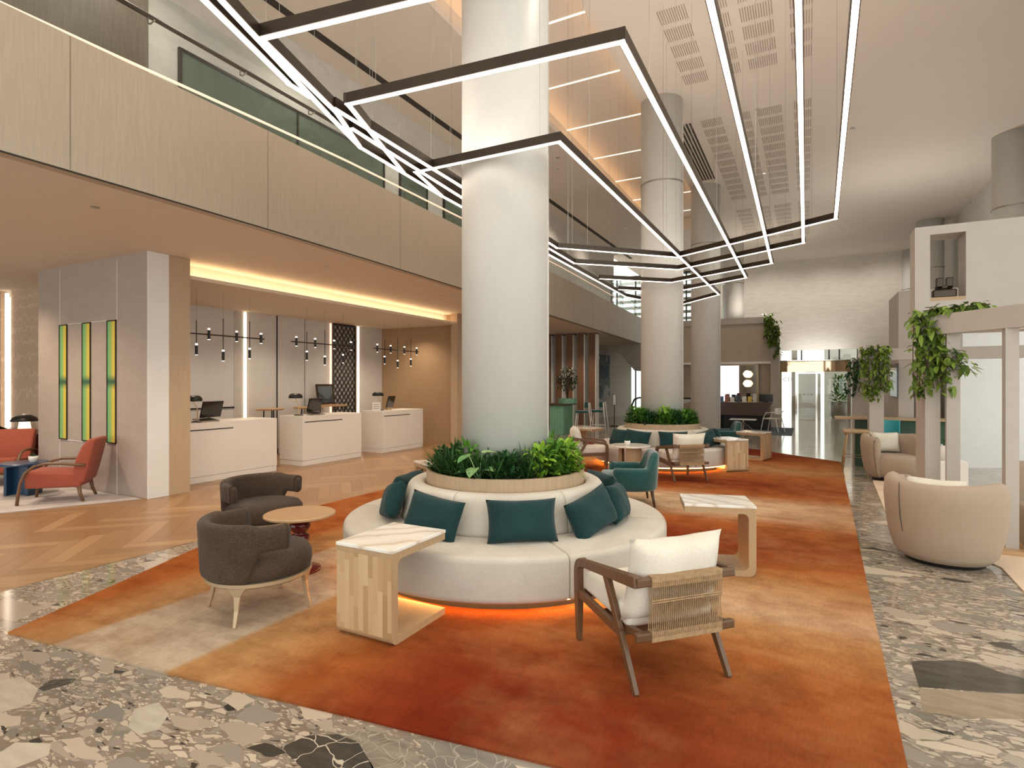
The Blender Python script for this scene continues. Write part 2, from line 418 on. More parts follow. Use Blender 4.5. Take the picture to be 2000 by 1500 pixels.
def cyl(bm, c, r, z0, z1, n=32): lathe(bm, [(r, z0), (r, z1)], n, (c[0], c[1], 0))
def loft(bm, rings, cap=True, closed=False):
    R = [[bm.verts.new(p) for p in ring] for ring in rings]; n = len(R[0])
    for i in range(len(R) if closed else len(R) - 1):
        A, B = R[i], R[(i + 1) % len(R)]
        for k in range(n): bm.faces.new((A[k], A[(k + 1) % n], B[(k + 1) % n], B[k]))
    if cap and not closed: bm.faces.new(R[0][::-1]); bm.faces.new(R[-1])
def rrect(x0, x1, z0, z1, r, k=4):
    out = []
    for cx, cz, a0 in ((x1 - r, z0 + r, -PI / 2), (x1 - r, z1 - r, 0), (x0 + r, z1 - r, PI / 2), (x0 + r, z0 + r, PI)):
        for i in range(k + 1):
            a = a0 + i * PI / 2 / k; out.append((cx + r * math.cos(a), cz + r * math.sin(a)))
    return out
def sector(bm, sec, a0, a1, n=24, inset=.02, pos=None):
    """sweep a closed (r,z) section round the z axis between two angles, ends softly rounded"""
    rings = []
    angs = [a0 + (a1 - a0) * i / n for i in range(n + 1)]
    def ring(a, k, da=0):
        s = sec(a); cx = sum(p[0] for p in s) / len(s); cz = sum(p[1] for p in s) / len(s)
        mx = max(abs(p[0] - cx) for p in s); mz = max(abs(p[1] - cz) for p in s)
        out = []
        for r, z in s:
            r2 = cx + (r - cx) * (1 - k / mx); z2 = cz + (z - cz) * (1 - k / mz)
            aa = a + da
            out.append(pos(r2, z2, aa) if pos else (r2 * math.cos(aa), r2 * math.sin(aa), z2))
        return out
    rm = max(p[0] for p in sec(a0)); e = inset / rm
    rings.append(ring(a0, inset)); rings.append(ring(a0, inset * .3, e * .35))
    for i, a in enumerate(angs):
        if i == 0: rings.append(ring(a, 0, e))
        elif i == n: rings.append(ring(a, 0, -e))
        else: rings.append(ring(a, 0))
    rings.append(ring(a1, inset * .3, -e * .35)); rings.append(ring(a1, inset))
    loft(bm, rings)
def pillow(bm, w, h, t, n=14, mt=Matrix()):
    for s in (1, -1):
        g = []
        for i in range(n + 1):
            row = []
            for j in range(n + 1):
                u = -1 + 2 * i / n; v = -1 + 2 * j / n
                x = w / 2 * u * (1 - .07 * (1 - v * v)); z = h / 2 * v * (1 - .09 * (1 - u * u))
                y = s * t / 2 * (max(0, 1 - u ** 4) * max(0, 1 - v ** 4)) ** .5
                y += .004 * math.sin(7 * u + 3 * v)
                row.append(bm.verts.new(mt @ Vector((x, y, z))))
            g.append(row)
        for i in range(n):
            for j in range(n): bm.faces.new((g[i][j], g[i + 1][j], g[i + 1][j + 1], g[i][j + 1]))
    bmesh.ops.remove_doubles(bm, verts=bm.verts, dist=.0012)
def leaf(bm, p, d, up, ln, w, bend=.3, seg=3, mi=0, heart=False):
    p = Vector(p); d = Vector(d).normalized(); s = d.cross(Vector(up))
    if s.length < .05: s = d.cross(Vector((1, 0, 0)))
    s.normalize(); u = s.cross(d)
    prevs = None
    for i in range(seg + 1):
        f = i / seg; q = p + d * ln * f - Vector((0, 0, 1)) * bend * ln * f * f
        ww = w * (math.sin(PI * min(1, (f * .8 + .2) if heart else (f * .9 + .08))) ** .8) * .5
        if i == seg: ww = 0
        if ww > 1e-4: cur = [bm.verts.new(q - s * ww + u * ww * .25), bm.verts.new(q), bm.verts.new(q + s * ww + u * ww * .25)]
        else: cur = [bm.verts.new(q)]
        if prevs:
            fs = []
            if len(cur) == 3 and len(prevs) == 3:
                fs = [bm.faces.new((prevs[0], prevs[1], cur[1], cur[0])), bm.faces.new((prevs[1], prevs[2], cur[2], cur[1]))]
            elif len(cur) == 1:
                fs = [bm.faces.new((prevs[0], prevs[1], cur[0])), bm.faces.new((prevs[1], prevs[2], cur[0]))]
            for x in fs: x.material_index = mi; x.smooth = True
        prevs = cur
def rot(rx=0, ry=0, rz=0): return Matrix.Rotation(rz, 4, 'Z') @ Matrix.Rotation(ry, 4, 'Y') @ Matrix.Rotation(rx, 4, 'X')
def TR(x, y, z): return Matrix.Translation((x, y, z))
def rnd(a, b): return random.uniform(a, b)
# ------------------------------------------------------------------ measured positions
CA, SA = math.cos(math.radians(27.6)), math.sin(math.radians(27.6))
def at(px, py, z):
    """ground position of a point seen at (px, py) and known to be z metres high"""
    d = 1100 * (z - 1.6) / (750 - py); l = (px - 1000) / 1100 * d
    return (-SA * d + CA * l, CA * d + SA * l)
# ------------------------------------------------------------------ floor
bm = BM(); prism(bm, [(-5.5, -7), (9, -7), (9, 36), (-14, 36), (-14, 14), (-5.5, 14)], -.1, 0)
fl = struct('floor', bm, 'terrazzo')
def stone_mat(nm, a, b, vein, vs):
    m, t, p = _new(nm); w = N(t, 'ShaderNodeTexVoronoi', feature='DISTANCE_TO_EDGE'); w.inputs['Scale'].default_value = vs
    n = N(t, 'ShaderNodeTexNoise'); n.inputs['Scale'].default_value = 5; L(t, coords(t), n.inputs['Vector'])
    v = N(t, 'ShaderNodeVectorMath', operation='MULTIPLY_ADD'); L(t, n.outputs['Color'], v.inputs[0]); v.inputs[1].default_value = (.25, .25, 0); L(t, coords(t), v.inputs[2])
    L(t, v.outputs[0], w.inputs['Vector'])
    base = ramp(t, noise(t, coords(t, (1, 4, 1)), 5, 5), [(.3, a), (.7, b)])
    k = math_(t, 'LESS_THAN', w.outputs['Distance'], .018)
    L(t, mixc(t, math_(t, 'MULTIPLY', k, vein), base, (.5, .44, .34)), p.inputs['Base Color']); p.inputs['Roughness'].default_value = .12
    return m
for pts, mt in (([(1779, 1293), (1790, 1291), (1866, 1290), (1905, 1295), (1960, 1315), (2020, 1330), (2080, 1345), (2010, 1356), (1930, 1352), (1795, 1342)], stone_mat('dark_stone', (.06, .052, .042), (.10, .088, .07), 0, 4)),
                ([(1795, 1344), (1930, 1354), (2060, 1357), (2080, 1410), (1990, 1405), (1880, 1402), (1802, 1390)], stone_mat('tan_stone', (.26, .20, .14), (.36, .28, .2), 0, 4)),
                ([(548, 1460), (600, 1437), (660, 1434), (700, 1450), (730, 1500), (720, 1530), (640, 1540), (590, 1500)], stone_mat('veined_stone', (.035, .032, .028), (.07, .062, .05), 1, 9)),
                ([(660, 1432), (720, 1425), (800, 1450), (830, 1500), (800, 1530), (735, 1520), (705, 1450)], stone_mat('mossy_stone', (.16, .13, .10), (.28, .24, .19), .7, 14)),
                ([(820, 1450), (880, 1448), (990, 1480), (1030, 1520), (900, 1540), (840, 1510)], stone_mat('grey_stone', (.17, .15, .125), (.25, .22, .18), .6, 12)),
                ([(75, 1345), (98, 1328), (150, 1325), (140, 1335), (85, 1350)], stone_mat('slate_stone', (.045, .042, .036), (.07, .065, .055), .2, 12)),
                ([(0, 1330), (40, 1322), (75, 1345), (60, 1375), (0, 1392), (-60, 1380)], stone_mat('cream_stone', (.42, .36, .29), (.52, .45, .36), 0, 8)),
                ([(250, 1420), (262, 1385), (310, 1372), (330, 1395), (310, 1425), (270, 1435)], stone_mat('pale_stone', (.40, .35, .28), (.5, .44, .36), 0, 8)),
                ([(0, 1470), (30, 1450), (100, 1452), (95, 1475), (30, 1500), (-10, 1510)], stone_mat('ivory_stone', (.46, .40, .32), (.56, .49, .40), 0, 8))):
    bm = BM(); prism(bm, [at(a, b, 0) for a, b in pts], 0.0001, .0008); obj('stone_inlay', bm, mt, fl)
bm = BM(); lay = bm.loops.layers.color.new('tone'); uvl = bm.loops.layers.uv.new('UVMap')
PL, PW = .96, .16
c45 = math.sqrt(.5)
def plank(cx, cy, horiz):
    l, w = PL / 2 - .0015, PW / 2 - .0015
    q = [(-l, -w), (l, -w), (l, w), (-l, w)] if horiz else [(w, -l), (w, l), (-w, l), (-w, -l)]
    P = [((cx + a) * c45 - (cy + b) * c45, (cx + a) * c45 + (cy + b) * c45) for a, b in q]
    mx = sum(p[0] for p in P) / 4; my = sum(p[1] for p in P) / 4
    mx -= 10; my += 4
    if not (-16.2 < mx < -4.8 and -4 < my < 14.0): return
    f = bm.faces.new([bm.verts.new((x - 10, y + 4, -.002)) for x, y in P])
    t = random.random(); o = random.random() * 20
    for lp, (u, v) in zip(f.loops, ((0, 0), (1, 0), (1, .16), (0, .16))):
        lp[lay] = (t, t, t, 1); lp[uvl].uv = (u + o, v + o)
# herringbone: pairs of planks stepping diagonally
for i in range(-90, 90):
    for j in range(-16, 17):
        x = i * PW + j * PL; y = i * PW - j * PL
        if abs(x) > 16 or abs(y) > 16: continue
        plank(x + PL / 2, y + PW / 2, True)
        plank(x + PW / 2, y + PW + PL / 2, False)
struct('floor_parquet', bm, 'parquet')
bm = BM(); box(bm, -16.5, -5.0, -4, 14, -.06, -.004); struct('floor_base', bm, 'seamline')
bm = BM(); box(bm, -5.512, -5.497, -7, 14, -.01, .002); struct('trim_1', bm, 'brass')

# ------------------------------------------------------------------ high ceiling with the light recess
bm = BM()
CZ = 7.25
box(bm, -7.7, -4.97, -6, 29.3, CZ, CZ + .12); box(bm, -2.98, 4.8, -6, 29.3, CZ, CZ + .12)
box(bm, -4.97, -2.98, -6, 3, CZ, CZ + .12); box(bm, -4.97, -2.98, 21.2, 29.3, CZ, CZ + .12)
struct('ceiling', bm, 'ceiling')
bm = BM()
box(bm, -5.14, -5.08, 2.9, 21.3, CZ + .1, CZ + .42); box(bm, -2.87, -2.81, 2.9, 21.3, CZ + .1, CZ + .42)
box(bm, -5.14, -2.81, 2.84, 2.9, CZ + .1, CZ + .42); box(bm, -5.14, -2.81, 21.3, 21.36, CZ + .1, CZ + .42)
box(bm, -5.14, -2.81, 2.84, 21.36, CZ + .42, CZ + .5)
struct('ceiling_recess', bm, 'ceiling')
for nm, x in (('warm cove light strip along the recess edge by the mezzanine', -5.045), ('warm cove light strip along the recess edge by the columns', -2.905)):
    bm = BM(); box(bm, x - .015, x + .015, 3.1, 21.1, CZ + .12, CZ + .135); tag(obj('cove_light_strip', bm, 'led_cove'), nm, 'light strip')
# lamps added to brighten the dark mezzanine wall and ceiling
for y in (1.5, 4, 6.5, 9, 11.5, 14, 17, 20):
    lamp('added_mezzanine_spot', 'SPOT', (-6.6, y, 7.2), 140, size=.1, spot=2.4)
for k in range(8):
    y = 6.75 + 1.93 * k
    bm = BM(); box(bm, -5.07, -3.1, y - .017, y + .017, CZ + .408, CZ + .419)
    tag(obj('linear_ceiling_light', bm, 'led_slot'), 'thin glowing light slot across the amber ceiling recess, ' + ('nearest the camera', 'second nearest', 'third nearest', 'fourth nearest', 'fifth nearest', 'third from the far end', 'second from the far end', 'farthest away')[k], 'light', 'light slots across the ceiling recess')
# dark slot in the ceiling above the mezzanine
bm = BM(); box(bm, -7.08, -6.93, -6, 25, CZ - .004, CZ + .02); struct('trim_2', bm, 'dark')
# perforated acoustic grilles
def grille(x, w, y0, n, nm):
    bm = BM()
    for i in range(n):
        for s in range(int(w / .036)):
            xx = x + s * .036
            box(bm, xx, xx + .011, y0 + i * .5, y0 + i * .5 + .36, CZ - .006, CZ - .001)
    tag(obj('acoustic_grille', bm, 'grille'), nm, 'grille')
for x, w, a in ((-2.02, .46, 'nearest the columns'), (-1.28, .28, 'narrow, second from the columns'), (-.9, .48, 'third from the columns'), (-.22, .34, 'farthest from the columns')):
    grille(x, w, 8.6, 5, 'slotted ceiling grille patches in the near bay, ' + a)
    grille(x, w, 12.6, 12, 'slotted ceiling grille patches in the middle bay, ' + a)
    grille(x, w, 19.6, 9, 'slotted ceiling grille patches in the far bay, ' + a)
bm = BM()
for s in range(5): box(bm, -2.56 + s * .075, -2.52 + s * .075, 12.6, 16.3, CZ - .008, CZ - .001)
tag(obj('air_diffuser', bm, 'dark'), 'long dark slatted air diffuser in the ceiling behind the second column', 'vent')
def downlight(x, y, z, lab, grp, r=.05):
    t = thing('downlight', lab, 'light', (x, y, z), 0, grp)
    bm = BM(); lathe(bm, [(r * .72, 0), (r, 0), (r, -.006), (r * .72, -.006)], 16); obj('trim_ring', bm, 'steel', t)
    bm = BM(); cyl(bm, (0, 0), r * .7, -.003, -.001, 12); obj('lens', bm, 'bulb', t); return t
for x, y in HIGH_SPOTS: downlight(x, y, CZ, 'small round recessed downlight in the high pale ceiling', 'downlights in the high ceiling')
for k in range(6): downlight(-5.8, 9.5 + k * 2.1, CZ, 'small round downlight in the ceiling strip beside the amber recess', 'downlights beside the ceiling recess', .04)
for x, y in LOW_SPOTS: downlight(x, y, 3.45, 'small recessed downlight in the tan soffit under the mezzanine', 'downlights under the mezzanine', .04)
for x, y in BAY_SPOTS: downlight(x, y, 3.17, 'small recessed downlight in the lowered ceiling over the reception desks', 'downlights over the reception desks', .035)

# ------------------------------------------------------------------ mezzanine
FP = [(-5.6, -6), (-5.64, 0), (-5.645, 2), (-5.66, 4), (-5.77, 6.8), (-5.9, 9.2), (-6.08, 13.8), (-6.35, 19), (-6.7, 25.6), (-6.85, 29)]
def fpx(y):
    for (x0, y0), (x1, y1) in zip(FP, FP[1:]):
        if y0 <= y <= y1:
            return x0 + (x1 - x0) * (y - y0) / (y1 - y0)
    return FP[-1][0]
ys = [-6 + i * .7 for i in range(51)]
def smooth_x(y): return sum(fpx(max(-6, min(29, y + d))) for d in (-1.2, -.6, 0, .6, 1.2)) / 5
def strip(bm, off0, off1, z0, z1, a=-6, b=29, z0f=None):
    r = []
    for y in [a + (b - a) * i / 50 for i in range(51)]:
        x = smooth_x(y); r.append([(x + off0, y, z0), (x + off1, y, z0), (x + off1, y, z1), (x + off0, y, z1)])
    loft(bm, r)
bm = BM(); strip(bm, -.16, 0, 3.45, 4.62); fas = struct('wall_mezzanine', bm, 'fascia')
bm = BM()
for y in (2.55, 4.6, 7.2, 9.8, 12.4, 14.2, 15.9, 17.8, 19.8, 22, 24.2):
    x = smooth_x(y); box(bm, x - .01, x + .0015, y - .004, y + .004, 3.46, 4.61)
obj('panel_joints', bm, 'seamline', fas)
bm = BM(); strip(bm, -.012, .002, 3.438, 3.450); struct('fascia_gap_shade', bm, 'dark')  # dark strip paints in the shade of the gap under the fascia
# soffit under the mezzanine
def soff(bm, y0, y1, xl):
    n = 12; ring = []
    for i in range(n + 1):
        y = y0 + (y1 - y0) * i / n; ring.append([(xl, y, 3.452), (smooth_x(y) - .08, y, 3.452), (smooth_x(y) - .08, y, 3.6), (xl, y, 3.6)])
    loft(bm, ring)
bm = BM(); soff(bm, -6, 5.2, -16.2); box(bm, -16.3, -11.0, 5.2, 5.7, 3.452, 3.6); soff(bm, 5.2, 12.6, -8.62); soff(bm, 12.6, 29, -12.5)
struct('ceiling_soffit', bm, 'soffit')
bm = BM(); box(bm, -10.9, -8.17, 5.18, 12.6, 3.17, 3.225); box(bm, -8.62, -8.56, 5.18, 12.6, 3.225, 3.452); struct('ceiling_reception', bm, 'soffit')
bm = BM(); box(bm, -8.46, -8.42, 5.25, 12.5, 3.226, 3.24); tag(obj('cove_light_strip', bm, 'led_cove2'), 'warm light strip in the cove above the reception desks', 'light strip')
bm = BM(); box(bm, -8.9, -8.85, 13.4, 18, 3.40, 3.44); tag(obj('cove_light_strip', bm, 'led'), 'short warm cove strip past the oak wall beyond the last reception desk', 'light strip')
bm = BM(); strip(bm, -1.9, -.1, 3.61, 4.2, -6, 29); struct('floor_mezzanine', bm, 'soffit')
bm = BM(); box(bm, -7.7, -7.5, -6, 24, 4.2, CZ); struct('wall_mezzanine_back', bm, 'plaster_grey')
bm = BM(); box(bm, -7.5, -7.44, -5, 4.22, 4.2, CZ); struct('wall_dark_panel', bm, 'darkpanel')
bm = BM()
box(bm, -7.5, -7.47, 4.65, 8.77, 4.2, 6.1)
dr = struct('door_1', bm, 'greenglass')
bm = BM(); box(bm, -7.5, -7.455, 4.63, 4.67, 4.2, 6.13); box(bm, -7.5, -7.455, 6.6, 6.64, 4.2, 6.13); box(bm, -7.5, -7.455, 8.75, 8.79, 4.2, 6.13); box(bm, -7.5, -7.455, 4.65, 8.77, 6.09, 6.13); obj('door_frame', bm, 'black', dr)
bm = BM(); box(bm, -7.47, -7.44, 6.5, 6.53, 4.95, 5.15); obj('door_handle', bm, 'black', dr)
for i, (a, b) in enumerate(((9.3, 10.2), (10.9, 12.4), (14.5, 16.4))):
    bm = BM(); box(bm, -7.5, -7.47, a, b, 4.2, 6.05); d = struct('door_%d' % (i + 2), bm, 'greenglass')
    bm = BM(); box(bm, -7.5, -7.455, a - .03, a, 4.2, 6.08); box(bm, -7.5, -7.455, b, b + .03, 4.2, 6.08); obj('door_frame', bm, 'black', d)
# glass balustrade, its panels, rail and brackets
bal = thing('glass_balustrade', 'tinted glass balustrade with a bronze handrail along the mezzanine edge', 'balustrade', (0, 0, 0))
yy = 1.05
edges = [-5.9]
while edges[-1] < 28: edges.append(edges[-1] + (1.9 if edges[-1] < 9 else 2.1))
for a, b in zip(edges, edges[1:]):
    if b < -1: continue
    bm = BM(); xa, xb = smooth_x(a + .006) - .06, smooth_x(b - .006) - .06
    bar(bm, (xa, a + .006, 5.05), (xb, b - .006, 5.05), .014, .88); obj('glass_panel', bm, 'glass', bal)
bm = BM(); tube(bm, [(smooth_x(y) - .17, y, 5.28) for y in [i * .8 - 1 for i in range(36)]], .024, 10); obj('handrail', bm, 'bronze', bal, smooth=True)
for i in range(24):
    y = 1.2 + i * 1.05
    bm = BM(); x = smooth_x(y); tube(bm, [(x - .06, y, 5.20), (x - .12, y, 5.18), (x - .17, y, 5.2), (x - .17, y, 5.27)], .009, 6); obj('bracket', bm, 'steel', bal)
bm = BM(); r = []  # glowing strip stands in for a light reflection in the glass
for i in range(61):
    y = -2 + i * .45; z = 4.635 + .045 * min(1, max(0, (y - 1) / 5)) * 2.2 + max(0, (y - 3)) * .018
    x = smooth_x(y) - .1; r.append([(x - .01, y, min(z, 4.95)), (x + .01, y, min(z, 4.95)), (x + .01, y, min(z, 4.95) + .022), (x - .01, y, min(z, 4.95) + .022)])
loft(bm, r); tag(obj('glass_reflection_line', bm, 'led_line'), 'thin warm reflection line, built as a glowing strip, along the foot of the mezzanine glass', 'light strip')

# ------------------------------------------------------------------ walls of the left side
bm = BM(); box(bm, -11.17, -8.115, 4.59, 5.18, 0, 3.452); wl = struct('wall_mauve', bm, 'plaster_mauve')
bm = BM()
for x in (-10.48, -8.87): box(bm, x - .004, x + .004, 4.586, 4.592, 0, .735); box(bm, x - .004, x + .004, 4.586, 4.592, 2.53, 3.4)
box(bm, -10.25, -9.8, 4.586, 4.592, .72, .728); box(bm, -9.57, -9.12, 4.586, 4.592, .72, .728); box(bm, -10.25, -9.8, 4.586, 4.592, 2.53, 2.538); box(bm, -9.57, -9.12, 4.586, 4.592, 2.53, 2.538)
obj('panel_joints', bm, 'pillar_white', wl)
bm = BM(); box(bm, -8.115, -8.1, 4.585, 4.878, 0, 3.45); struct('wall_white_panel', bm, 'pillar_white')
bm = BM(); box(bm, -8.115, -8.098, 4.878, 5.19, 0, 3.45); struct('wall_oak_panel', bm, 'pillar_wood')
for x, lab in ((-10.365, 'farthest left'), (-9.685, 'in the middle'), (-9.0, 'nearest the white corner')):
    t = thing('glass_wall_slot', 'tall green and yellow glass slot in the mauve wall, the one ' + lab, 'wall light', (x, 4.585, 1.632))
    bm = BM(); box(bm, -.105, .105, -.004, .004, -.885, .885); obj('coloured_glass', bm, 'strip', t)
    bm = BM()
    for a in ((-.118, -.105, -.9, .9), (.105, .118, -.9, .9), (-.118, .118, -.9, -.885), (-.118, .118, .885, .9)): box(bm, a[0], a[1], -.012, .006, a[2], a[3])
    obj('frame', bm, 'bronze', t)
def pattern_mat():
    m, t, p = _new('carved_wall_pattern'); v = coords(t, (1, 1, .55))
    w = N(t, 'ShaderNodeTexWave', wave_type='RINGS'); w.inputs['Scale'].default_value = 9; w.inputs['Distortion'].default_value = 3.5; w.inputs['Detail'].default_value = 0
    L(t, v, w.inputs[0]); b = N(t, 'ShaderNodeTexBrick'); b.inputs['Scale'].default_value = 9; b.inputs['Mortar Size'].default_value = .02
    L(t, coords(t, (1, 1, 1), (PI / 2, 0, 0)), b.inputs[0])
    w2 = N(t, 'ShaderNodeTexWave', bands_direction='X'); w2.inputs['Scale'].default_value = 7; w2.inputs['Distortion'].default_value = 1.5; L(t, coords(t), w2.inputs[0])
    k = math_(t, 'MULTIPLY', math_(t, 'MAXIMUM', math_(t, 'GREATER_THAN', w.outputs[0], .9), math_(t, 'GREATER_THAN', w2.outputs[0], .93)), .8)
    L(t, mixc(t, k, (.50, .37, .28), (.64, .50, .38)), p.inputs['Base Color']); p.inputs['Roughness'].default_value = .8
    bump(t, p, w.outputs[0], .3, .01); return m
M['pattern'] = pattern_mat()
bm = BM(); box(bm, -14.0, -11.17, 5.3, 5.4, 0, 3.452); struct('wall_patterned', bm, 'pattern')
bm = BM(); box(bm, -16.2, -14.3, 5.25, 5.35, 0, 3.452); struct('wall_patterned_side', bm, 'pattern')
bm = BM(); box(bm, -14.3, -14.0, 5.5, 5.55, 0, 3.452); struct('wall_niche', bm, 'panel')
bm = BM(); box(bm, -14.09, -14.04, 5.24, 5.29, .1, 3.4); tag(obj('wall_light_strip', bm, 'led'), 'vertical warm light strip beside the patterned wall at far left', 'light strip')
bm = BM(); box(bm, -16.3, -16.2, -4, 5.4, 0, 3.5); struct('wall_left', bm, 'plaster_mauve')

# reception bay
RX = -10.8
bm = BM(); box(bm, RX - .1, RX, 5.18, 12.7, 0, 3.2); wr = struct('wall_reception', bm, 'panel')
bm = BM(); box(bm, RX, RX + .006, 7.88, 8.1, 0, 3.17); box(bm, RX, RX + .006, 11.45, 11.58, 0, 3.17); obj('plaster_band', bm, 'plaster_grey', wr)
bm = BM(); box(bm, RX, RX + .02, 8.965, 8.985, 0, 3.17); box(bm, RX, RX + .006, 9.785, 9.795, 0, 3.17); box(bm, RX, RX + .02, 5.3, 7.88, 1.09, 1.12); box(bm, RX, RX + .02, 8.2, 9.0, 0, .12); obj('black_trim', bm, 'black', wr)
for y, lab in ((8.14, 'tall bright vertical light strip on the reception wall behind the first desk'), (11.62, 'tall bright vertical light strip beside the lattice screen')):
    bm = BM(); box(bm, RX, RX + .03, y - .02, y + .02, .1, 3.15); tag(obj('wall_light_strip', bm, 'led'), lab, 'light strip')
bm = BM(); box(bm, RX, RX + .03, 10.60, 10.64, .1, 3.15); tag(obj('wall_light_strip', bm, 'led_line'), 'faint warm light line at the left edge of the lattice screen', 'light strip')
t = thing('lattice_screen', 'dark lattice screen of overlapping diamonds on the reception wall', 'screen', (RX + .05, 10.67, 0))
bm = BM(); Wd, Hh = .78, 3.15
for k in range(-17, 22):
    for s in (1, -1):
        for off in (0, .05):
            # diagonal slat clipped to the panel
            y0 = k * .19 + off; pts = []
            for tt in (0, 1):
                pass
            a = (0.0, y0) if s == 1 else (0.0, y0); sl = 1.25 * s
            z0 = y0 * 1; z1 = z0 + sl * Wd
            p = [0.0, z0 + 0.0]; q = [Wd, z1]
            def clip(p, q):
                (x0, z0), (x1, z1) = p, q
                if max(z0, z1) < 0 or min(z0, z1) > Hh: return None
                def fx(z): return x0 + (x1 - x0) * (z - z0) / (z1 - z0)
                if z0 < 0: x0, z0 = fx(0), 0
                if z0 > Hh: x0, z0 = fx(Hh), Hh
                if z1 < 0: x1, z1 = x0 + (x1 - x0) * (0 - z0) / (z1 - z0), 0
                if z1 > Hh: x1, z1 = x0 + (x1 - x0) * (Hh - z0) / (z1 - z0), Hh
                return (x0, z0), (x1, z1)
            c = clip(p, q)
            if c and abs(c[0][0] - c[1][0]) > .02: bar(bm, (0, c[0][0], c[0][1]), (0, c[1][0], c[1][1]), .012, .012)
obj('lattice', bm, 'black', t)
bm = BM(); box(bm, -.012, .012, -.01, .005, 0, Hh); box(bm, -.012, .012, Wd, Wd + .03, 0, Hh); box(bm, -.012, .012, 0, Wd, Hh - .02, Hh + .01); box(bm, -.012, .012, 0, Wd, 0, .02); obj('frame', bm, 'black', t)
bm = BM(); box(bm, RX, -8.3, 12.6, 12.7, 0, 3.452); struct('wall_oak', bm, 'oakwall')
bm = BM(); box(bm, -8.3, -8.1, 12.4, 12.9, 0, 3.452); struct('wall_oak_end', bm, 'pillar_wood')
bm = BM(); box(bm, -9.2, -9.1, 12.7, 17.2, 0, 3.452); struct('wall_oak_far', bm, 'oakwall')
bm = BM(); prism(bm, [(-9.2, 17.2), (-11, 19.2), (-7.9, 28.2), (-8.0, 28.6), (-11.3, 19.2), (-9.3, 17.0)], 0, 3.452); struct('wall_bar', bm, 'plaster_grey')

# back wall with the tall window and the entrance opening
bm = BM(); box(bm, -4.7, -1.06, 29, 29.2, 0, CZ); box(bm, -1.06, 2.0, 29, 29.2, 3.15, CZ); box(bm, 2.0, 4.8, 29, 29.2, 0, CZ)
struct('wall_back', bm, 'backwall')
bm = BM(); box(bm, 4.5, 4.7, 6.5, 29, 3.5, CZ); box(bm, 4.5, 4.7, 18, 29, 0, 3.5); struct('wall_right', bm, 'plaster_grey')
bm = BM()
for x in (-8.9, -7.9, -6.9, -5.9, -5.33, -4.75): box(bm, x - .03, x + .03, 29, 29.1, 0, CZ)
for z in (.05, 3.0, 3.9, 7.2): box(bm, -9, -4.7, 29, 29.08, z - .03, z + .03)
wn = struct('window_1', bm, 'black')
bm = BM(); box(bm, -9, -4.7, 29.03, 29.045, 0, CZ); obj('pane', bm, 'clearglass', wn)
bm = BM()
box(bm, -8.9, -8.8, 29.45, 29.6, -.05, 7.3); box(bm, -5.0, -4.9, 29.45, 29.6, -.05, 7.3)
for k in range(14): box(bm, -9, -4.7, 29.4, 29.62, 2.9 + k * .33, 3.04 + k * .33)
tag(obj('sun_louvre', bm, 'steel'), 'stack of grey horizontal louvres outside the tall back window', 'louvre')
bm = BM(); prism(bm, [(-6.5, 28), (-4.9, 28), (-4.9, 28.3), (-6.5, 28.3)], 1.9, 3.1)
box(bm, -5.0, -4.9, 28.05, 28.25, 0, 1.9)
o = obj('stair_parapet', bm, 'plaster_grey'); tag(o, 'grey stair parapet with a dark rail seen between the far columns', 'parapet')
bm = BM(); bar(bm, (-6.4, 27.95, 2.2), (-5.6, 27.95, 2.2), .05, .2); bar(bm, (-5.6, 27.95, 2.2), (-4.95, 27.95, 1.75), .05, .22); obj('rail', bm, 'dark', o)
# outside ground
bm = BM(); box(bm, -20, 14, 36, 60, -.15, -.02); struct('floor_outside', bm, 'panel')

# ------------------------------------------------------------------ columns
def column(x, y, r, lab, seam=True, z0=0):
    t = thing('column', lab, 'column', (x, y, 0))
    bm = BM(); cyl(bm, (0, 0), r, z0, CZ, 72); o = obj('shaft', bm, 'column', t); 
    for f in o.data.polygons: f.use_smooth = abs(f.normal.z) < .5
    a = math.atan2(-y, -x) + 1.28   # seam on the side towards the entrance
    bm = BM(); sx, sy = math.cos(a) * r, math.sin(a) * r
    bar(bm, (sx, sy, z0 + .01), (sx, sy, CZ - .01), .025, .012, (math.cos(a), math.sin(a), 0)); obj('seam', bm, 'seam', t)
    bm = BM(); lathe(bm, [(r - .01, 5.57), (r + .012, 5.575), (r + .012, 5.6), (r - .01, 5.605)], 64); obj('ring', bm, 'steel', t)
    return t
column(-2.487, 4.624, .405, 'big round off-white column rising from the nearest round sofa')
column(-2.58, 11.46, .415, 'round off-white column rising from the second round sofa')
column(-2.57, 16.94, .405, 'bare round column standing just behind the second sofa')
column(-2.6, 24.12, .405, 'far round column behind the travel desk kiosk')
column(4.2, 16.6, .42, 'round green-grey column at the right edge above the mauve portal')
column(3.8, 24.0, .40, 'short-looking round column top between the portal and the back wall')
column(4.0, 28.9, .40, 'slim pale column in the far right corner of the back wall')

